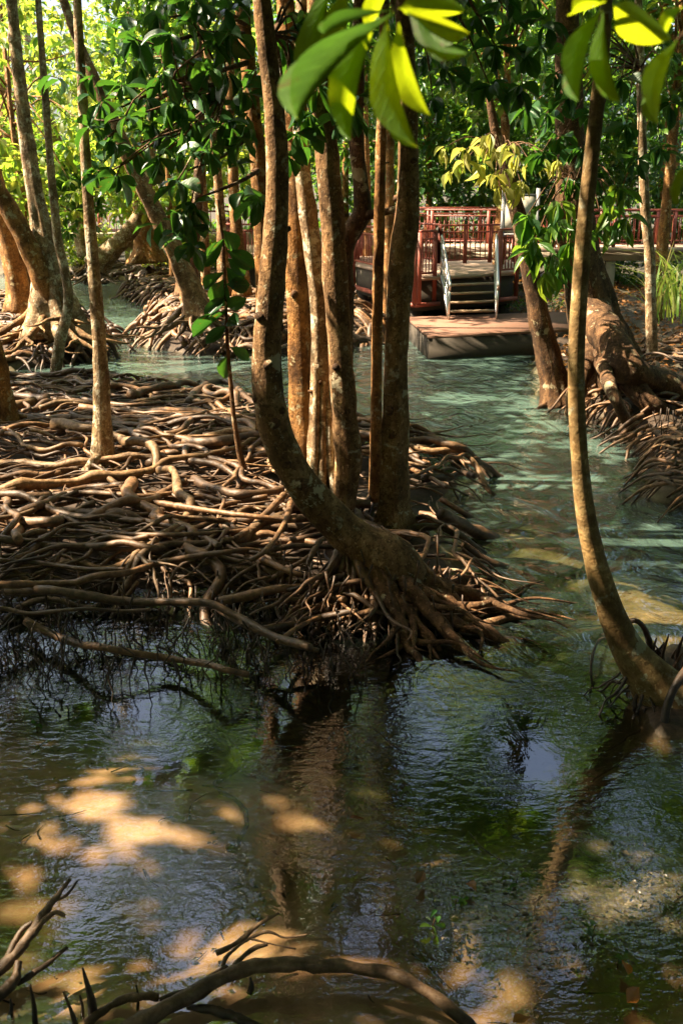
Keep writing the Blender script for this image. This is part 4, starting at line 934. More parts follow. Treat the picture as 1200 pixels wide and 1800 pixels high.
# landing
l0, l1, l2, l3 = flat(752, 591, ZL), flat(1006, 578, ZL), flat(1000, 552, ZL), flat(716, 562, ZL)
ld = thing('landing_platform', 'low red brown stone landing slab at the foot of the steel ladder', 'platform', (l0[0], l0[1], 0))
part('slab', MB().prism([l0[:2], l1[:2], (l2[0], l2[1] + .6), (l3[0], l3[1] + .6)], ZL - .06, ZL), M['landing'], ld, smooth=False)
lo_ = [l0[:2], l1[:2], (l2[0], l2[1] + .6), (l3[0], l3[1] + .6)]; ce = np.mean(lo_, 0)
part('base', MB().prism([np.array(p) + (ce - p) * .012 for p in lo_], -.15, ZL - .062), M['concrete_dark'], ld, smooth=False)
for p in lo_: q = np.array(p) + (ce - p) * .15; part('pile', MB().box((q[0] - .15, q[1] - .15, -.8), (q[0] + .15, q[1] + .15, -.152)), M['concrete_dark'], ld, smooth=False)
# steel ladder
b0, b1 = flat(788, 562, ZL), flat(872, 561, ZL); tp0, tp1 = p2b + np.array([0.05, -.05, 0]), p3a + np.array([-.05, -.05, 0])
la = thing('ladder', 'stainless steel ladder with open treads and tubular handrails between deck and landing', 'ladder', (b0[0], b0[1], ZL))
for bb, tt in ((b0, tp0), (b1, tp1)):
    bb = np.array([bb[0], bb[1], ZL]); tt = np.array([tt[0], tt[1] , ZD])
    part('stringer', MB().bar(bb + (0, 0, .05), tt + (0, 0, .0), .05, .14), M['steel'], la, smooth=False)
    z = np.array([0, 0, 1.0])
    part('handrail', MB().tube(catmull([tt + z * .85 + (0, .12, 0), tt + z * .98 + (0, .04, 0), tt + z * .98 - (0, .06, 0), tt * .5 + bb * .5 + z * .97, bb + z * .93, bb + z * .85 + (0, -.08, 0), bb + z * .72 + (0, -.02, 0)], 30), .032, 10), M['steel'], la)
    part('post', MB().tube([bb, bb + z * .45, bb + z * .9], .028, 8), M['steel'], la); part('post', MB().tube([tt, tt + z * .5, tt + z * .95], .028, 8), M['steel'], la)
    for k in (.28, .50, .72): part('side_rail', MB().tube([bb + z * k, (bb + tt) / 2 + z * k, tt + z * k], .014, 6), M['steel'], la)
for k in range(4):
    s = (k + .9) / 5.0; a = np.array([*b0[:2], ZL]) * (1 - s) + np.array([*tp0[:2], ZD]) * s; b_ = np.array([*b1[:2], ZL]) * (1 - s) + np.array([*tp1[:2], ZD]) * s
    part('tread', MB().bar(a + (.03, 0, 0), b_ - (.03, 0, 0), .20, .05), M['tread'], la, smooth=False)
# rear walkway on the right
ZR = 1.9
wk = thing('rear_walkway', 'long red railed walkway crossing behind the deck under the trees', 'walkway', (4, 31.5, 0))
part('deck_slab', MB().box((2.6, 33.9, ZR - .16), (17, 36.5, ZR)), M['deck'], wk, smooth=False)
part('beam', MB().box((2.7, 34.2, ZR - .45), (16.9, 34.5, ZR - .162)), M['concrete'], wk, smooth=False)
railing(wk, (7.0, 34.0), (16.8, 34.0), 1.15, ZR, .17, 6); railing(wk, (1.2, 36.4), (17, 36.4), 1.15, ZR, .17, 9); railing(wk, (1.2, 37.2), (7, 38.2), 1.2, ZR, .2, 4)
for x in (4.5, 9.0, 13.0): part('pile', MB().box((x - .15, 34.25, -.2), (x + .15, 34.55, ZR - .452)), M['concrete'], wk, smooth=False)
# far walkway on the left
fw = thing('far_walkway', 'distant concrete footbridge with orange lit railing at the far left', 'walkway', (-12, 47, 0))
part('deck_slab', MB().box((-26, 46, 1.45), (-3.9, 48.5, 1.9)), M['concrete'], fw, smooth=False)
railing(fw, (-25.9, 46.1), (-4.0, 46.1), 1.15, 1.9, .30, 10); railing(fw, (-25.9, 48.4), (-4.0, 48.4), 1.15, 1.9, .30, 10)
for x in (-20.5, -15.0, -9.5): part('pile', MB().box((x - .22, 46.2, -.4), (x + .22, 46.6, 1.448)), M['concrete'], fw, smooth=False)
sw = thing('side_walkway', 'sunlit red railed ramp left of the trunk cluster', 'walkway', (-3.8, 36, 0))
part('deck_slab', MB().prism([(-5.0, 46), (-4.2, 35), (-2.4, 34.5), (-2.0, 46)], 1.3, 1.45), M['deck'], sw, smooth=False)
railing(sw, (-4.15, 35.05), (-4.9, 45.9), 1.15, 1.45, .2, 5); railing(sw, (-2.4, 34.6), (-2.05, 45.9), 1.15, 1.45, .2, 5); railing(sw, (-4.1, 35), (-2.45, 34.55), 1.15, 1.45, .14, 2)
part('panel', MB().box((-3.9, 34.75, 1.5), (-3.2, 34.8, 2.35)), M['red_paint'], sw, smooth=False)
for x, y in ((-3.9, 36), (-2.6, 36), (-3.2, 42)): part('pile', MB().box((x - .12, y - .12, -.3), (x + .12, y + .12, 1.298)), M['concrete'], sw, smooth=False)
# notice board
nb = thing('notice_board', 'pale blank notice board on grey posts behind the dark leaning trunk', 'board', (at_y(910, 420, 30.2)[0], 30.2, 0))
a, b = at_y(882, 410, 30.2), at_y(945, 345, 30.2)
part('panel', MB().box((a[0] + .06, 30.18, a[2]), (b[0] - .06, 30.24, b[2])), M['board'], nb, smooth=False)
part('frame', MB().bar((a[0], 30.2, b[2] + .03), (b[0], 30.2, b[2] + .03), .09, .07).bar((a[0], 30.2, a[2] - .03), (b[0], 30.2, a[2] - .03), .09, .05), M['grey_metal'], nb, smooth=False)
for x in (a[0], b[0]): part('post', MB().box((x - .05, 30.15, .1), (x + .05, 30.25, b[2] + .22)), M['grey_metal'], nb, smooth=False)
# concrete block on the far bank
q = at_z(287, 478, .2)
cb = link('concrete_block', MB().box((-.55, -.5, -.3), (.55, .5, .75), .3).mesh('concrete_block', smooth=False), M['concrete'], None, (q[0], q[1], .25)); cb['label'] = 'pale square concrete block among roots on the far left bank'; cb['category'] = 'concrete block'

# ================================================================== CANOPY
def crown_field(n_tw, lo, hi, k, L0, asp, thr, seed, el=(-60, 20), fs=.5):
    rng = np.random.default_rng(seed); T = rng.uniform(lo, hi, (n_tw * 3, 3))
    f = fbm(T[:, 0] * fs, T[:, 1] * fs, T[:, 2] * fs, seed, 3); T = T[f > thr][:n_tw]
    return rosettes(T, k, L0, asp, el, rng=rng)
# high canopy over the bank and stream, shared out to the trees that carry it
C = crown_field(42000, (-17, -6.0, 6.0), (9, 36, 11.2), 7, .36, .48, -.85, 301, (-32, 26))
keep = (C[0][:, 2] > 4.2 + .175 * C[0][:, 1]) & (C[0][:, 2] < 9.6 + .1 * C[0][:, 1]) & hide_from_frame(C[0]) & sun_keep(C[0])
keep &= ~((C[0][:, 0] < -9.5) & (C[0][:, 1] > 21)) & ~((C[0][:, 1] > 23) & (np.random.default_rng(5).random(len(C[0])) < .45)) & sky_keep(C[0])
C = sel(C, keep)
tops = np.array([t[1] for t in TOPS]); near_i = [i for i in range(len(TOPS)) if tops[i, 1] < 27]
d2 = np.stack([((C[0][:, :2] - tops[i, :2]) ** 2).sum(1) for i in near_i], 1); own = np.argmin(d2, 1)
for k, i in enumerate(near_i):
    t, p, r, mt = TOPS[i]; m_ = own == k
    if m_.sum() < 50: continue
    leaf_mass(t, M['leaf'], *sel(C, m_))
    q = C[0][m_]; idx = np.random.default_rng(i).choice(len(q), min(10, len(q)), False)
    for j in idx:
        e = q[j]; mid = (p + e) / 2 + np.array([0, 0, -.25 + random.uniform(0, .5)])
        if e[2] < 3.6 + .17 * e[1] or not hide_from_frame(mid[None])[0]: continue
        part('limb', MB().tube(catmull([p - (0, 0, .3), mid, e], 12), np.linspace(r * .7, .015, 12), 6, .1, 5, seed=j % 50), mt, t)

def twig(parent, mat, pts, r0, r1, n=16, name='limb'):
    return part(name, MB().tube(catmull(pts, n), np.linspace(r0, r1, n), 7, .15, 8, seed=len(pts)), mat, parent)
def cluster_px(tips, Y, k, L0, asp, el, rng, jit=.25):
    T = np.array([at_y(u, v, Y + rng.uniform(-jit, jit)) for u, v in tips]); return T, rosettes(T, k, L0, asp, el, rng=rng, spread=.02)
# dark leaf clusters of the upright trunk left of the main tree
rngl = np.random.default_rng(44)
t, A = clus[6]
tips = [(300, 60), (340, 40), (380, 70), (250, 110), (290, 130), (330, 110), (370, 120), (410, 60), (400, 130), (215, 150), (255, 170), (300, 180), (345, 165), (385, 180), (180, 180), (220, 205), (265, 220), (305, 230), (350, 215), (395, 215), (195, 245), (235, 260), (280, 275), (325, 270), (365, 265), (240, 70), (280, 20), (350, 0), (410, 10), (170, 300), (205, 310), (420, 240), (160, 220), (430, 160), (310, 320), (335, 360)]
T, Lf = cluster_px(tips, 11.3, 8, .29, .42, (-80, 15), rngl, .6)
leaf_objects(t, LS['leaf_dark'], *Lf)
T2 = np.repeat(T, 1, 0) + rngl.normal(0, .25, (len(T), 3)) + (0, .3, 0); leaf_mass(t, M['leaf_dark'], *rosettes(T2, 5, .26, .40, (-80, 20), rng=rngl), name='leaves', fine=True)
for a, b, c_ in [((434, 110), (370, 130), (300, 160)), ((430, 90), (340, 130), (210, 190)), ((440, 180), (370, 210), (250, 250)), ((428, 60), (350, 60), (260, 90)), ((445, 230), (400, 270), (330, 300)), ((300, 160), (240, 200), (180, 250)), ((430, 40), (380, 20), (300, 30)), ((452, 300), (420, 320), (345, 350))]:
    twig(t, M['bark_dark'], [at_y(*a, 12.4), at_y(*b, 11.8), at_y(*c_, 11.3)], .035, .01)
for e in T[::1]:
    j = T[rngl.integers(0, len(T))]; twig(t, M['bark_dark'], [e, (e * 2 + j) / 3 - (0, 0, .08), at_y(400, 150, 12)], .009, .014, 10, 'twig') if rngl.random() < .5 else None
# lower dark sprig
lowt = [(318, 372), (330, 400), (310, 408), (340, 430)]
T, Lf = cluster_px(lowt, 11.0, 7, .27, .5, (-70, 10), rngl, .15); leaf_objects(clus[6][0], LS['leaf_dark'], *Lf)
twig(clus[6][0], M['bark_dark'], [at_y(345, 350, 11.3), at_y(330, 375, 11.1), at_y(318, 400, 11.0)], .012, .007)
# dark leaves right of the curved trunk and along the top edge, on the main tree
tips2 = [(530, 90), (515, 160), (545, 200), (520, 230), (560, 150), (505, 60), (540, 30), (500, 270), (600, 200), (590, 60), (625, 170), (430, 330), (450, 350)]
T, Lf = cluster_px(tips2, 9.4, 7, .27, .42, (-80, 0), rngl, .4); leaf_objects(t_main, LS['leaf_dark'], *Lf)
for e in T[:9]: twig(t_main, M['bark_dark'], [at_y(480, 60, 8.3), (e + at_y(490, 60, 8.4)) / 2 + (0, 0, .2), e], .014, .006, 10)
tips3 = [(760, 40), (800, 80), (840, 30), (780, 120), (870, 80), (820, 140), (900, 30), (930, 90), (760, 170), (745, 100), (860, 150), (960, 40), (720, 10), (910, 150), (880, 0), (800, 0)]
T, Lf = cluster_px(tips3, 12.5, 9, .30, .40, (-80, 10), rngl, .9); leaf_objects(clus[4][0], LS['leaf_dark'], *Lf)
for e in T[::2]: twig(clus[4][0], M['bark_dark'], [at_y(712, 20, 9.8), (e + at_y(712, -20, 9.8)) / 2 + (0, 0, .3), e], .022, .007, 12)
# slender green leaves on the right-hand trees
tips4 = [(925, 380), (950, 400), (975, 395), (930, 440), (965, 450), (990, 470), (1000, 430), (955, 360), (985, 360), (1000, 390), (1075, 370), (1100, 385), (1060, 400), (1085, 330), (940, 420), (960, 480)]
T, Lf = cluster_px(tips4, 15.5, 8, .42, .30, (-80, 0), rngl, .8); leaf_objects(t_r3, LS['lance'], *Lf)
for e in T: twig(t_r3, M['bark_dark'], [at_y(1010, 330, 17), (e + at_y(1005, 300, 17)) / 2 + (0, -.2, .2), e], .02, .007, 10, 'twig')
tips6 = [(960, 200), (1000, 170), (985, 240), (1020, 260), (950, 270), (1010, 320), (975, 130), (1040, 200), (930, 190), (1000, 90), (950, 80), (1100, 220), (1090, 140), (1160, 260), (1180, 180), (1120, 280)]
T, Lf = cluster_px(tips6, 15.6, 9, .34, .36, (-80, 10), rngl, .8); leaf_objects(t_r4, LS['leaf_dark'], *Lf)
for e in T: twig(t_r4, M['bark_dark'], [at_y(1124, 120, 19.9), (e + at_y(1124, 60, 19.5)) / 2 + (0, 0, .2), e], .02, .006, 10, 'twig')
tips5 = [(790, 300), (815, 285), (845, 250), (865, 262), (890, 258), (905, 275), (930, 282), (870, 310), (880, 330), (900, 330), (845, 290), (955, 280), (975, 285), (775, 262), (820, 262), (885, 300), (915, 322), (860, 235)]
T, Lf = cluster_px(tips5, 15.8, 6, .30, .2, (-80, -5), rngl, .5); leaf_objects(t_r2, LS['young'], *Lf)
for e in T: twig(t_r2, M['bark_dark'], [at_y(880, 270, 17.1), (e + at_y(878, 255, 16.9)) / 2 + (0, 0, .15), e], .014, .005, 10, 'twig')

# ---- background trees with crowns; nearest leaves as parts, the rest one mass per crown
def bg_tree(label, x, y, h, r, mats, lset, n, seed, zlo, L0=.32, asp=.42, kparts=60, lean=(0, 0), group='background forest trees', tr='bark_orange'):
    rng = np.random.default_rng(seed); gz_ = float(ground_h(np.array([x]), np.array([y]))[0])
    t = thing('forest_tree', label, 'tree', (x, y, gz_), group)
    P = catmull([(x, y, gz_ - .1), (x + lean[0] * .3 + rng.normal(0, .15), y, gz_ + h * .35), (x + lean[0] * .7, y + lean[1], gz_ + h * .7), (x + lean[0], y + lean[1], gz_ + h)], 24)
    part('trunk', MB().tube(P, np.linspace(.16, .05, 24) * (h / 9), 10, .15, 3, .25, 4, seed=seed), M[tr], t)
    c = np.array([x + lean[0] * .6, y, gz_ + (zlo + h + 1.5) / 2]); hz = (h + 1.5 - zlo) / 2
    q = rng.normal(0, 1, (n * 2, 3)); q /= np.linalg.norm(q, axis=1)[:, None]; q *= rng.uniform(.35, 1, (n * 2, 1)) ** .6
    T = c + q * (r, r, hz); f = fbm(T[:, 0] * .7, T[:, 1] * .7, T[:, 2] * .7, seed, 3); T = T[f > -.15][:n]
    for e in T[:14]: twig(t, M[tr], [P[12 + rng.integers(0, 10)], (P[18] + e) / 2, e], .04, .012, 10)
    Lf = rosettes(T, 7, L0, asp, (-70, 25), rng=rng); Lf = sel(Lf, sun_keep(Lf[0]))
    u, v, d = project(Lf[0]); vis = (u > -10) & (u < 1210) & (v > -10); order = np.argsort(np.where(vis, d, 1e9))
    kp = order[:min(kparts, int(vis.sum()))]; rest = np.ones(len(u), bool); rest[kp] = False
    leaf_objects(t, lset, *sel(Lf, kp)); leaf_mass(t, mats, *sel(Lf, rest), fine=True)
    return t
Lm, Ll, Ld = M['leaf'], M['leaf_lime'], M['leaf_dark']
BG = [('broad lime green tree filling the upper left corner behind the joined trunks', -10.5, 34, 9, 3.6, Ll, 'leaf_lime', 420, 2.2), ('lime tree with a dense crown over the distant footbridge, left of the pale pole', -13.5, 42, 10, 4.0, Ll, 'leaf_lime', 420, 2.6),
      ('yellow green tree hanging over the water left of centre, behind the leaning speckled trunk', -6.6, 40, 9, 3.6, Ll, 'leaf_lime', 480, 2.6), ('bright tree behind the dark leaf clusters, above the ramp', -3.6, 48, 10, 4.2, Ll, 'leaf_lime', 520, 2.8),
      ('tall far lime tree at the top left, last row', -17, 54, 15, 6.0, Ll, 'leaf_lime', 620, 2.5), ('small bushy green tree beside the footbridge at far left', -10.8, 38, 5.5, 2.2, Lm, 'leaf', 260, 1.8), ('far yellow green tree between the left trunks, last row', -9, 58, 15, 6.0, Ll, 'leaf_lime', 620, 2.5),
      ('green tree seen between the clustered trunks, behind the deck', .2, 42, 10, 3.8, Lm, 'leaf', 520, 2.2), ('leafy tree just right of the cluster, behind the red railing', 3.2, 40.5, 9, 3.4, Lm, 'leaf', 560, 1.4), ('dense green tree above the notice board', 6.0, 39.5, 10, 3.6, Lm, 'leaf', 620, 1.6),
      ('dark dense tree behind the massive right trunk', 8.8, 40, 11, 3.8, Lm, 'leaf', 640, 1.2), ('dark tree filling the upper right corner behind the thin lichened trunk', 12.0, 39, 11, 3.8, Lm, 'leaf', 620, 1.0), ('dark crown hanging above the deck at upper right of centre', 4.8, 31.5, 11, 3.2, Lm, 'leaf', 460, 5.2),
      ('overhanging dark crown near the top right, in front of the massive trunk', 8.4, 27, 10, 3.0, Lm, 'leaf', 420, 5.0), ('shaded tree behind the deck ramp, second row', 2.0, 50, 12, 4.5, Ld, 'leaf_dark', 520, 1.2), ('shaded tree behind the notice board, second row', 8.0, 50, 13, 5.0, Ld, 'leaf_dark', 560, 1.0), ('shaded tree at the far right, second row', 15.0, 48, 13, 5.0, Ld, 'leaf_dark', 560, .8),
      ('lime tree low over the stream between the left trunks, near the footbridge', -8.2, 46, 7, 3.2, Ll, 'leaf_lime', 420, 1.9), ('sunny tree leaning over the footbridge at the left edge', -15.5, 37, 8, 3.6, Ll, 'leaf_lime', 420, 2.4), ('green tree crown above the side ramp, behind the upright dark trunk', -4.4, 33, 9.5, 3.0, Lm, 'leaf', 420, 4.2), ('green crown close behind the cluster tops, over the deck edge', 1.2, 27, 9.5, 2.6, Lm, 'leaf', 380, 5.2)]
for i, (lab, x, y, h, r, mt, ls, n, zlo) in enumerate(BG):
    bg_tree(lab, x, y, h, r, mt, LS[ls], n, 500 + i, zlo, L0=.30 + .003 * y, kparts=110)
# undergrowth behind the walkway
rngu = np.random.default_rng(71)
for i, (x, y, w, lab) in enumerate([(1.8, 39.2, 1.6, 'low leafy shrub behind the red railing, nearest the cluster'), (4.4, 39.6, 1.7, 'low leafy shrub behind the railing left of the notice board'), (7.0, 38.6, 1.6, 'low shrub behind the railing right of the notice board'), (10.5, 38.8, 1.9, 'dark shrub behind the railing right of the massive trunk'), (14.0, 39.5, 2.0, 'dark shrub behind the railing at the right edge'), (-1.2, 40.5, 1.6, 'shrub seen between the cluster trunks'), (-6.5, 44.5, 1.6, 'sunny shrub in front of the distant footbridge'), (-11.5, 45.2, 1.3, 'yellow lit shrub under the distant footbridge rail')]):
    g0 = float(ground_h(np.array([x]), np.array([y]))[0]); s = thing('shrub', lab, 'shrub', (x, y, g0), 'undergrowth shrubs')
    T = np.array([x, y, g0 + 1.0]) + rngu.normal(0, 1, (150, 3)) * (w * .6, .6, .6); T[:, 2] = np.maximum(T[:, 2], g0 + .15)
    for e in T[:8]: twig(s, M['bark_dark'], [(x, y, g0), (np.array([x, y, g0 + .6]) + e) / 2, e], .03, .008, 8, 'stem')
    leaf_mass(s, Ll if i >= 6 else Lm, *rosettes(T, 7, .30, .45, (-50, 40), rng=rngu), name='foliage')
# far wall of forest
Cf = crown_field(9000, (-60, 62, 0), (60, 82, 15), 5, .62, .46, -.35, 901, fs=.25)
Cf = sel(Cf, (Cf[0][:, 2] < 9.5 + 4.5 * sstep(-12, 2, Cf[0][:, 0]) + 2.5 * vnoise(Cf[0][:, 0] * .2, Cf[0][:, 1] * .2, 0, 3)))
o = leaf_mass(None, M['leaf'], *Cf, name='far_forest'); o['label'] = 'far wall of forest foliage closing the view'; 

# unseen forest round and behind the viewpoint, added to hold back sky light
Cs = [crown_field(5200, (-20, -17, 0.3), (18, -8, 11), 5, .5, .46, -.5, 911, fs=.3), crown_field(4200, (12.5, -8, 0.3), (20, 26, 12), 5, .5, .46, -.5, 912, fs=.3), crown_field(2600, (-24, -8, 0.3), (-17, 10, 5), 5, .5, .46, -.5, 913, fs=.3), crown_field(4200, (-31, 8, 0.3), (-22, 42, 9), 5, .5, .46, -.6, 915, fs=.3), crown_field(2600, (18, 24, 0.3), (25, 44, 11), 5, .5, .46, -.6, 916, fs=.3), crown_field(2200, (-22, -8, 4), (-16, 12, 8.5), 5, .5, .46, -.6, 917, fs=.3), crown_field(5200, (-4, -9, 6.8), (13, 5.0, 10), 5, .5, .46, -.5, 914, fs=.4)]
for C_, lab in zip(Cs, ('unseen forest foliage blocking the sky behind the viewpoint', 'unseen forest foliage blocking the sky beyond the right edge of the view', 'forest foliage beyond the left edge of the view', 'unseen forest foliage blocking the sky far beyond the left edge of the view', 'unseen forest foliage blocking the sky far beyond the right edge of the view', 'taller unseen forest foliage blocking the sky beyond the left edge of the view', 'unseen forest canopy blocking the sky over the viewpoint')):
    m_ = hide_from_frame(C_[0], -60) & sun_keep(C_[0]) & sky_keep(C_[0]); o = leaf_mass(None, M['leaf'], *sel(C_, m_), name='sky_blocking_foliage'); o['label'] = lab
# ================================================================== REEDS, LITTER, FOREGROUND
rd = thing('reed_clump', 'clump of long bright green reeds at the right edge', 'reeds', (at_z(1170, 545, .4)[0], at_z(1170, 545, .4)[1], .35))
for i in range(150):
    b = at_y(rngu.uniform(1135, 1260), rngu.uniform(520, 570), rngu.uniform(21.5, 24)); L = rngu.uniform(.9, 1.9); a = rngu.uniform(0, 6.28) if i % 3 else math.pi + rngu.normal(0, .5); bend = rngu.uniform(.35, 1.05) * L
    ts = np.linspace(0, 1, 7); P = np.stack([b[0] + math.cos(a) * bend * ts ** 2, b[1] + math.sin(a) * bend * ts ** 2 * .6, b[2] + L * (ts - .38 * (bend / L) * ts ** 2.2)], 1)
    s = np.array([math.sin(a + .6), math.cos(a + .6), .2]); w = (.022 * (1 - ts ** 2.5) + .001)[:, None]
    V = np.stack([P - s * w, P + s * w + (0, 0, .0)], 1).reshape(-1, 3); Q = [(2 * j, 2 * j + 1, 2 * j + 3, 2 * j + 2) for j in range(6)]
    part('blade', MB().add(V, Q), M['grass'], rd)
# fallen leaves in the shallows
FL = [((745, 1530), .13, 'dead', 'curled brown fallen leaf on the littered shallows, left of the other'), ((837, 1568), .10, 'dead', 'reddish brown fallen leaf standing in the littered shallows'), ((1122, 1735), .14, 'orange', 'bright orange fallen leaf at the lower right'), ((932, 1788), .10, 'orange', 'orange fallen leaf at the bottom edge'), ((1092, 1688), .10, 'orange', 'small yellow orange leaf above the bright orange one'), ((640, 1440), .09, 'dead', 'dark fallen leaf drifting in the shaded water')]
for (px, L, k, lab) in FL:
    me = random.choice(LS[k]); p = at_z(*px, .05); o = bpy.data.objects.new('fallen_leaf', me); COL.objects.link(o); o.location = p; o.scale = (L * .5, L, L * .5); o.rotation_euler = (random.uniform(.05, .2), random.uniform(-.25, .25), random.uniform(0, 6)); o['label'] = lab; o['category'] = 'leaf'; o['group'] = 'fallen leaves in the shallows'
n = 2600; p = np.array([q for q in sample_bank(1, P_LIT)]); lo, hi = P_LIT.min(0), P_LIT.max(0)
xy = rngu.uniform(lo, hi, (n, 2)); xy = xy[sdf(P_LIT, xy[:, 0], xy[:, 1]) + .25 * fbm(xy[:, 0] * 2, xy[:, 1] * 2, 0, 4) > 0]
z = np.maximum(ground_h(xy[:, 0], xy[:, 1]), -.012) + rngu.uniform(0, .012, len(xy)); a = rngu.uniform(0, 6.28, len(xy))
k = fbm(xy[:, 0] * 3, xy[:, 1] * 3, 0, 8) > -.25
L = rngu.uniform(.015, .045, len(xy))
o = leaf_mass(None, M['litter'], *[q[k] for q in (np.column_stack([xy, z]), np.column_stack([np.cos(a), np.sin(a), rngu.normal(0, .15, len(xy))]), np.array([0, 0, 1.]) + rngu.normal(0, .3, (len(xy), 3)), L, L * .5)], name='leaf_litter'); o['label'] = 'brown leaf litter lying in the shallows at lower right'
n = 26000; xy = np.column_stack([rngu.uniform(-2, 16, n), rngu.uniform(17, 40, n)]); xy = xy[sdf(P_FAR, xy[:, 0], xy[:, 1]) > .3]
z = ground_h(xy[:, 0], xy[:, 1]) + rngu.uniform(0, .06, len(xy)); a = rngu.uniform(0, 6.28, len(xy)); L = rngu.uniform(.06, .2, len(xy))
o = leaf_mass(None, M['leaf_dead'], np.column_stack([xy, z]), np.column_stack([np.cos(a), np.sin(a), rngu.normal(.1, .3, len(xy))]), np.array([0, 0, 1.]) + rngu.normal(0, .4, (len(xy), 3)), L, L * .5, name='leaf_litter'); o['label'] = 'brown leaf litter covering the shaded right bank under the walkway'
n = 1500; xy = np.column_stack([rngu.uniform(-2.6, 2.6, n), rngu.uniform(3.3, 6.6, n)]); kk = fbm(xy[:, 0] * 1.5, xy[:, 1] * 1.5, 0, 58) > .05; xy = xy[kk]
z = ground_h(xy[:, 0], xy[:, 1]) + rngu.uniform(.004, .012, len(xy)); a = rngu.uniform(0, 6.28, len(xy)); L = rngu.uniform(.012, .07, len(xy))
o = leaf_mass(None, M['litter'], np.column_stack([xy, z]), np.column_stack([np.cos(a), np.sin(a), rngu.normal(0, .12, len(xy))]), np.array([0, 0, 1.]) + rngu.normal(0, .25, (len(xy), 3)), L, L * .42, name='sunken_debris'); o['label'] = 'dark sunken leaf bits scattered on the sandy bed in the foreground'
tw = MB()
for i in range(70):
    q = np.array([rngu.uniform(-2.2, 2.2), rngu.uniform(3.4, 6.0), 0]); q[2] = float(ground_h(q[:1], q[1:2])[0]) + .008; a = rngu.uniform(0, 6.28); L = rngu.uniform(.06, .35); e = q + np.array([math.cos(a) * L, math.sin(a) * L, .01])
    tw.tube(catmull([q, (q + e) / 2 + rngu.normal(0, .02, 3) * (1, 1, .2), e], 7), np.linspace(.005, .0015, 7), 5)
o = structure('sunken_twigs', tw.mesh('sunken_twigs'), M['driftwood'], 'stuff'); o['label'] = 'thin dark sunken twigs on the sandy bed'
for i, (u, v, lab) in enumerate([(66, 1288, 'small bright green water weed at the left edge below the root mat'), (905, 1566, 'green sprig in the littered shallows, farthest back'), (1040, 1652, 'green sprig in the littered shallows at mid right'), (1084, 1702, 'green sprig beside the fallen orange leaf'), (800, 1600, 'small green sprig left of the reddish brown leaf'), (760, 1640, 'lowest small green sprig in the dark shallows')]):
    b = at_z(u, v, -.03); t = thing('water_plant', lab, 'plant', tuple(b), 'small green plants in the shallows')
    part('stem', MB().tube([b, b + (0, 0, .05), b + (.01, 0, .09)], .003, 5), M['bark_dark'], t)
    leaf_objects(t, LS['leaf'], *rosettes(np.array([b + (0, 0, .06)]), 6, .055, .5, (-20, 45), rng=rngu, spread=.015))
# seedlings on the bank
sg = MB()
sgt = np.array([at_z(rngu.uniform(890, 1010), rngu.uniform(520, 556), .35) + (0, 0, .2) for _ in range(46)])
o = leaf_mass(None, M['leaf'], *rosettes(sgt, 6, .16, .3, (-10, 60), rng=rngu), name='seedlings'); o['label'] = 'small green seedlings on the shaded bank behind the landing'
# driftwood and twigs
def wood(name, label, px, mat, cat, group=None, z=.05, r1=None):
    t = thing(name, label, cat, tuple(at_z(px[0][0][0], px[0][0][1], 0)), group)
    for i, pl in enumerate(px):
        A = [at_z(q[0], q[1], q[3] if len(q) > 3 else z) for q in pl]; C = catmull(np.array([(*a, pxw(q[2], a) / 2) for a, q in zip(A, pl)]), 34)
        part('stem' if i == 0 else 'branch', MB().tube(C[:, :3], np.maximum(C[:, 3], .002), 12 if i == 0 else 8, .38, 22, seed=i), M[mat], t)
    return t
wood('driftwood', 'long arched weathered root lying across the bottom foreground', [[(190, 1830, 30, .02), (300, 1768, 28, .06), (400, 1716, 26, .09), (450, 1700, 25, .11), (520, 1694, 24, .12), (620, 1700, 24, .10), (690, 1712, 24, .09), (745, 1738, 22, .07), (790, 1772, 20, .03), (840, 1815, 17, -.04)],
     [(395, 1722, 12, .07), (420, 1690, 11, .09), (445, 1668, 9, .10), (470, 1660, 7, .1)], [(280, 1752, 18, .04), (240, 1752, 17, .05), (200, 1765, 15, .03), (150, 1800, 13, .0)], [(280, 1757, 10, .05), (340, 1735, 10, .07), (400, 1700, 9, .08)]], 'driftwood', 'driftwood')
wood('dead_branch', 'forked bare dead branch leaning in from the lower left edge', [[(-30, 1735, 24, .05), (15, 1690, 22, .10), (50, 1650, 19, .16), (75, 1610, 15, .22), (100, 1575, 11, .28), (124, 1545, 6, .34)], [(60, 1635, 10, .19), (95, 1605, 8, .24), (115, 1610, 5, .22)], [(90, 1588, 7, .26), (118, 1572, 6, .28), (137, 1548, 4, .31)], [(10, 1695, 14, .1), (35, 1640, 10, .17), (58, 1620, 6, .2)], [(-10, 1760, 22, .03), (25, 1722, 18, .07), (34, 1690, 12, .11)], [(30, 1730, 10, .03), (75, 1700, 9, .05), (118, 1665, 6, .07)]], 'driftwood', 'branch')
wood('fallen_twig', 'thin forked twig resting above the sand in front of the arched root', [[(380, 1676, 9, .08), (420, 1655, 9, .10), (455, 1625, 7, .13), (490, 1605, 4, .15)], [(392, 1700, 6, .07), (400, 1680, 6, .09), (435, 1652, 6, .1), (470, 1638, 5, .1), (500, 1648, 4, .09), (540, 1643, 3, .09)], [(440, 1650, 4, .1), (480, 1660, 3, .08), (520, 1668, 3, .07)]], 'driftwood', 'twig')
wood('sunken_branch', 'dark branch lying under the arched root at the bottom', [[(330, 1770, 12, .0), (370, 1775, 16, .01), (420, 1790, 16, .0), (470, 1812, 12, -.02)]], 'root_dark', 'branch')
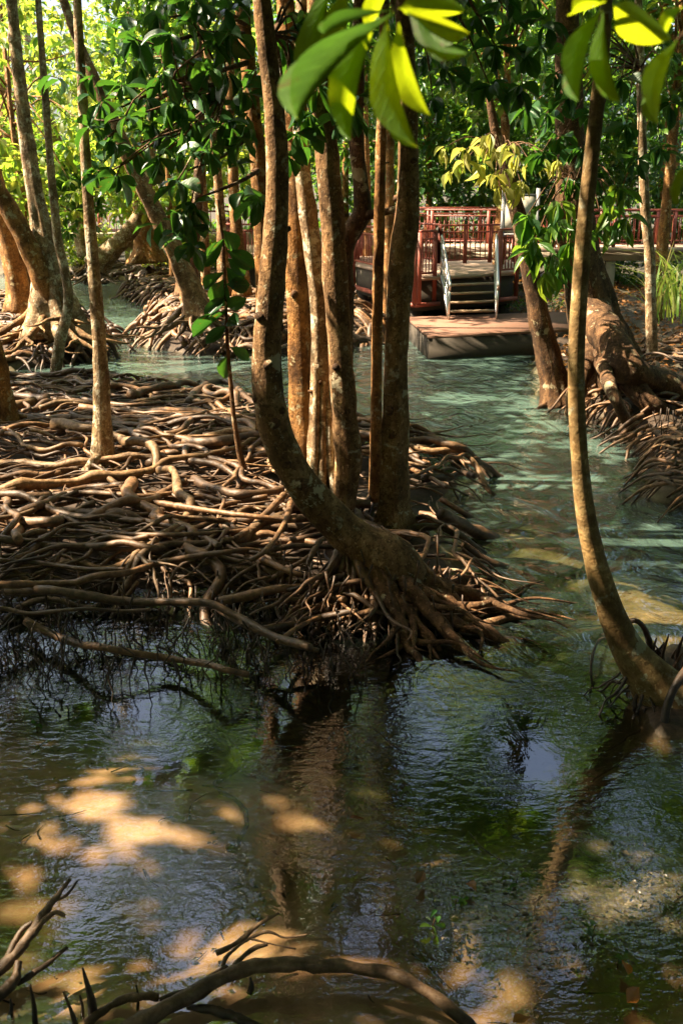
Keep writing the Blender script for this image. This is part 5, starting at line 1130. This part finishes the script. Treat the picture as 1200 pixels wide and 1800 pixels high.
for i, (u, v, h, w, du) in enumerate([(62, 1800, .18, 11, -3), (138, 1820, .20, 11, -22), (165, 1790, .24, 22, -14), (145, 1790, .09, 8, -2), (242, 1775, .10, 6, 0), (440, 1745, .05, 14, 0), (18, 1790, .07, 12, 4)]):
    b = at_z(u, v, -.03); hgt = h; tp = b + np.array([du * .0022, .01, hgt + .03])
    o = link('breathing_root', MB().tube(catmull([b, (b + tp) / 2 + (.006, 0, 0), tp], 10), np.linspace(pxw(w, b) / 2, .004, 10), 7, .2, 14, seed=i).mesh('breathing_root', b), M['root_dark'], None, tuple(b))
    o['label'] = ['thin dark root spike at the bottom left corner', 'leaning dark root spike right of the corner spike', 'thickest dark root spike standing in the foreground water', 'short root spike between two taller ones', 'small lone root spike by the arched root', 'stubby root knob under the arched root', 'short root spike beside the dead branch'][i]; o['category'] = 'root'; o['group'] = 'root spikes in the foreground shallows'

# ================================================================== OVERHANGING TREE BESIDE THE CAMERA
ov = thing('overhanging_tree', 'big translucent sunlit leaves hanging close into the top of the view', 'tree', (2.3, 1.0, -.1))
part('trunk', MB().tube(catmull([(2.3, 1.0, -.2), (2.25, 1.05, 2), (2.1, 1.15, 4), (1.8, 1.3, 5.6)], 24), np.linspace(.14, .07, 24), 12, .08, 4, seed=2), M['bark'], ov)
h1, h2 = at_y(692, 22, 1.75), at_y(1068, 2, 1.7)
twig(ov, M['bark_dark'], [(2.0, 1.2, 4.9), (1.2, 1.5, 4.85), h1 + (.08, .02, .35), h1], .03, .004, 24)
twig(ov, M['bark_dark'], [(2.1, 1.15, 4.3), (1.2, 1.5, 4.55), h2 + (.06, .02, .3), h2], .026, .004, 24)
FLV = [((680, 34), (700, 266), 76, 1.75, 1.72, .55), ((664, 30), (584, 240), 84, 1.76, 1.70, .35), ((700, 40), (738, 200), 66, 1.78, 1.84, .3), ((715, 22), (808, 66), 60, 1.74, 1.66, .2), ((690, 25), (478, 192), 24, 1.72, 1.55, .9), ((590, -40), (526, 165), 46, 2.15, 2.2, .3), ((615, -30), (592, 160), 92, 2.25, 2.3, -.3), ((688, 18), (548, 50), 18, 1.7, 1.6, .9), ((700, 15), (800, 10), 60, 1.8, 1.9, -.2), ((730, 30), (808, 108), 14, 1.72, 1.66, 1.2), ((690, -30), (640, 60), 60, 2.0, 2.0, .2),
       ((1056, 18), (990, 174), 66, 1.7, 1.66, .5), ((1060, 20), (1066, 186), 40, 1.72, 1.7, -.5), ((1076, 8), (1160, 64), 72, 1.72, 1.8, .2), ((1190, 70), (1130, 214), 66, 1.7, 1.66, .3), ((1066, 2), (994, 18), 44, 1.7, 1.66, .3), ((1070, -4), (1120, -30), 40, 1.7, 1.66, .3), ((1215, 285), (1178, 358), 26, 1.7, 1.68, .6), ((1200, 10), (1150, 70), 40, 1.9, 1.85, .2)]
P, D, Nn, L, W = [], [], [], [], []
for b, tp, w, ya, yb, ro in FLV:
    p0, p1 = at_y(*b, ya), at_y(*tp, yb); P.append(p0); D.append(p1 - p0); L.append(np.linalg.norm(p1 - p0) * 1.05); W.append(pxw(w * .86, p0))
    Nn.append(np.array([ro * .4 + (1.1 if len(P) % 3 else .75), -.85, -.5]))    
leaf_objects(ov, LS['front'], np.array(P), np.array(D), -np.array(Nn), L, W)      # undersides towards the viewer, sun on the upper faces
for q in (at_y(1190, 70, 1.7), at_y(1215, 285, 1.7), at_y(600, -40, 1.8), at_y(1200, 10, 1.9)):
    twig(ov, M['bark_dark'], [(1.6, 1.35, 4.7), (q + (1.6, 1.35, 4.7)) / 2 + (0, 0, .1), q], .012, .003, 14, 'twig')
print('objects', len(bpy.data.objects))
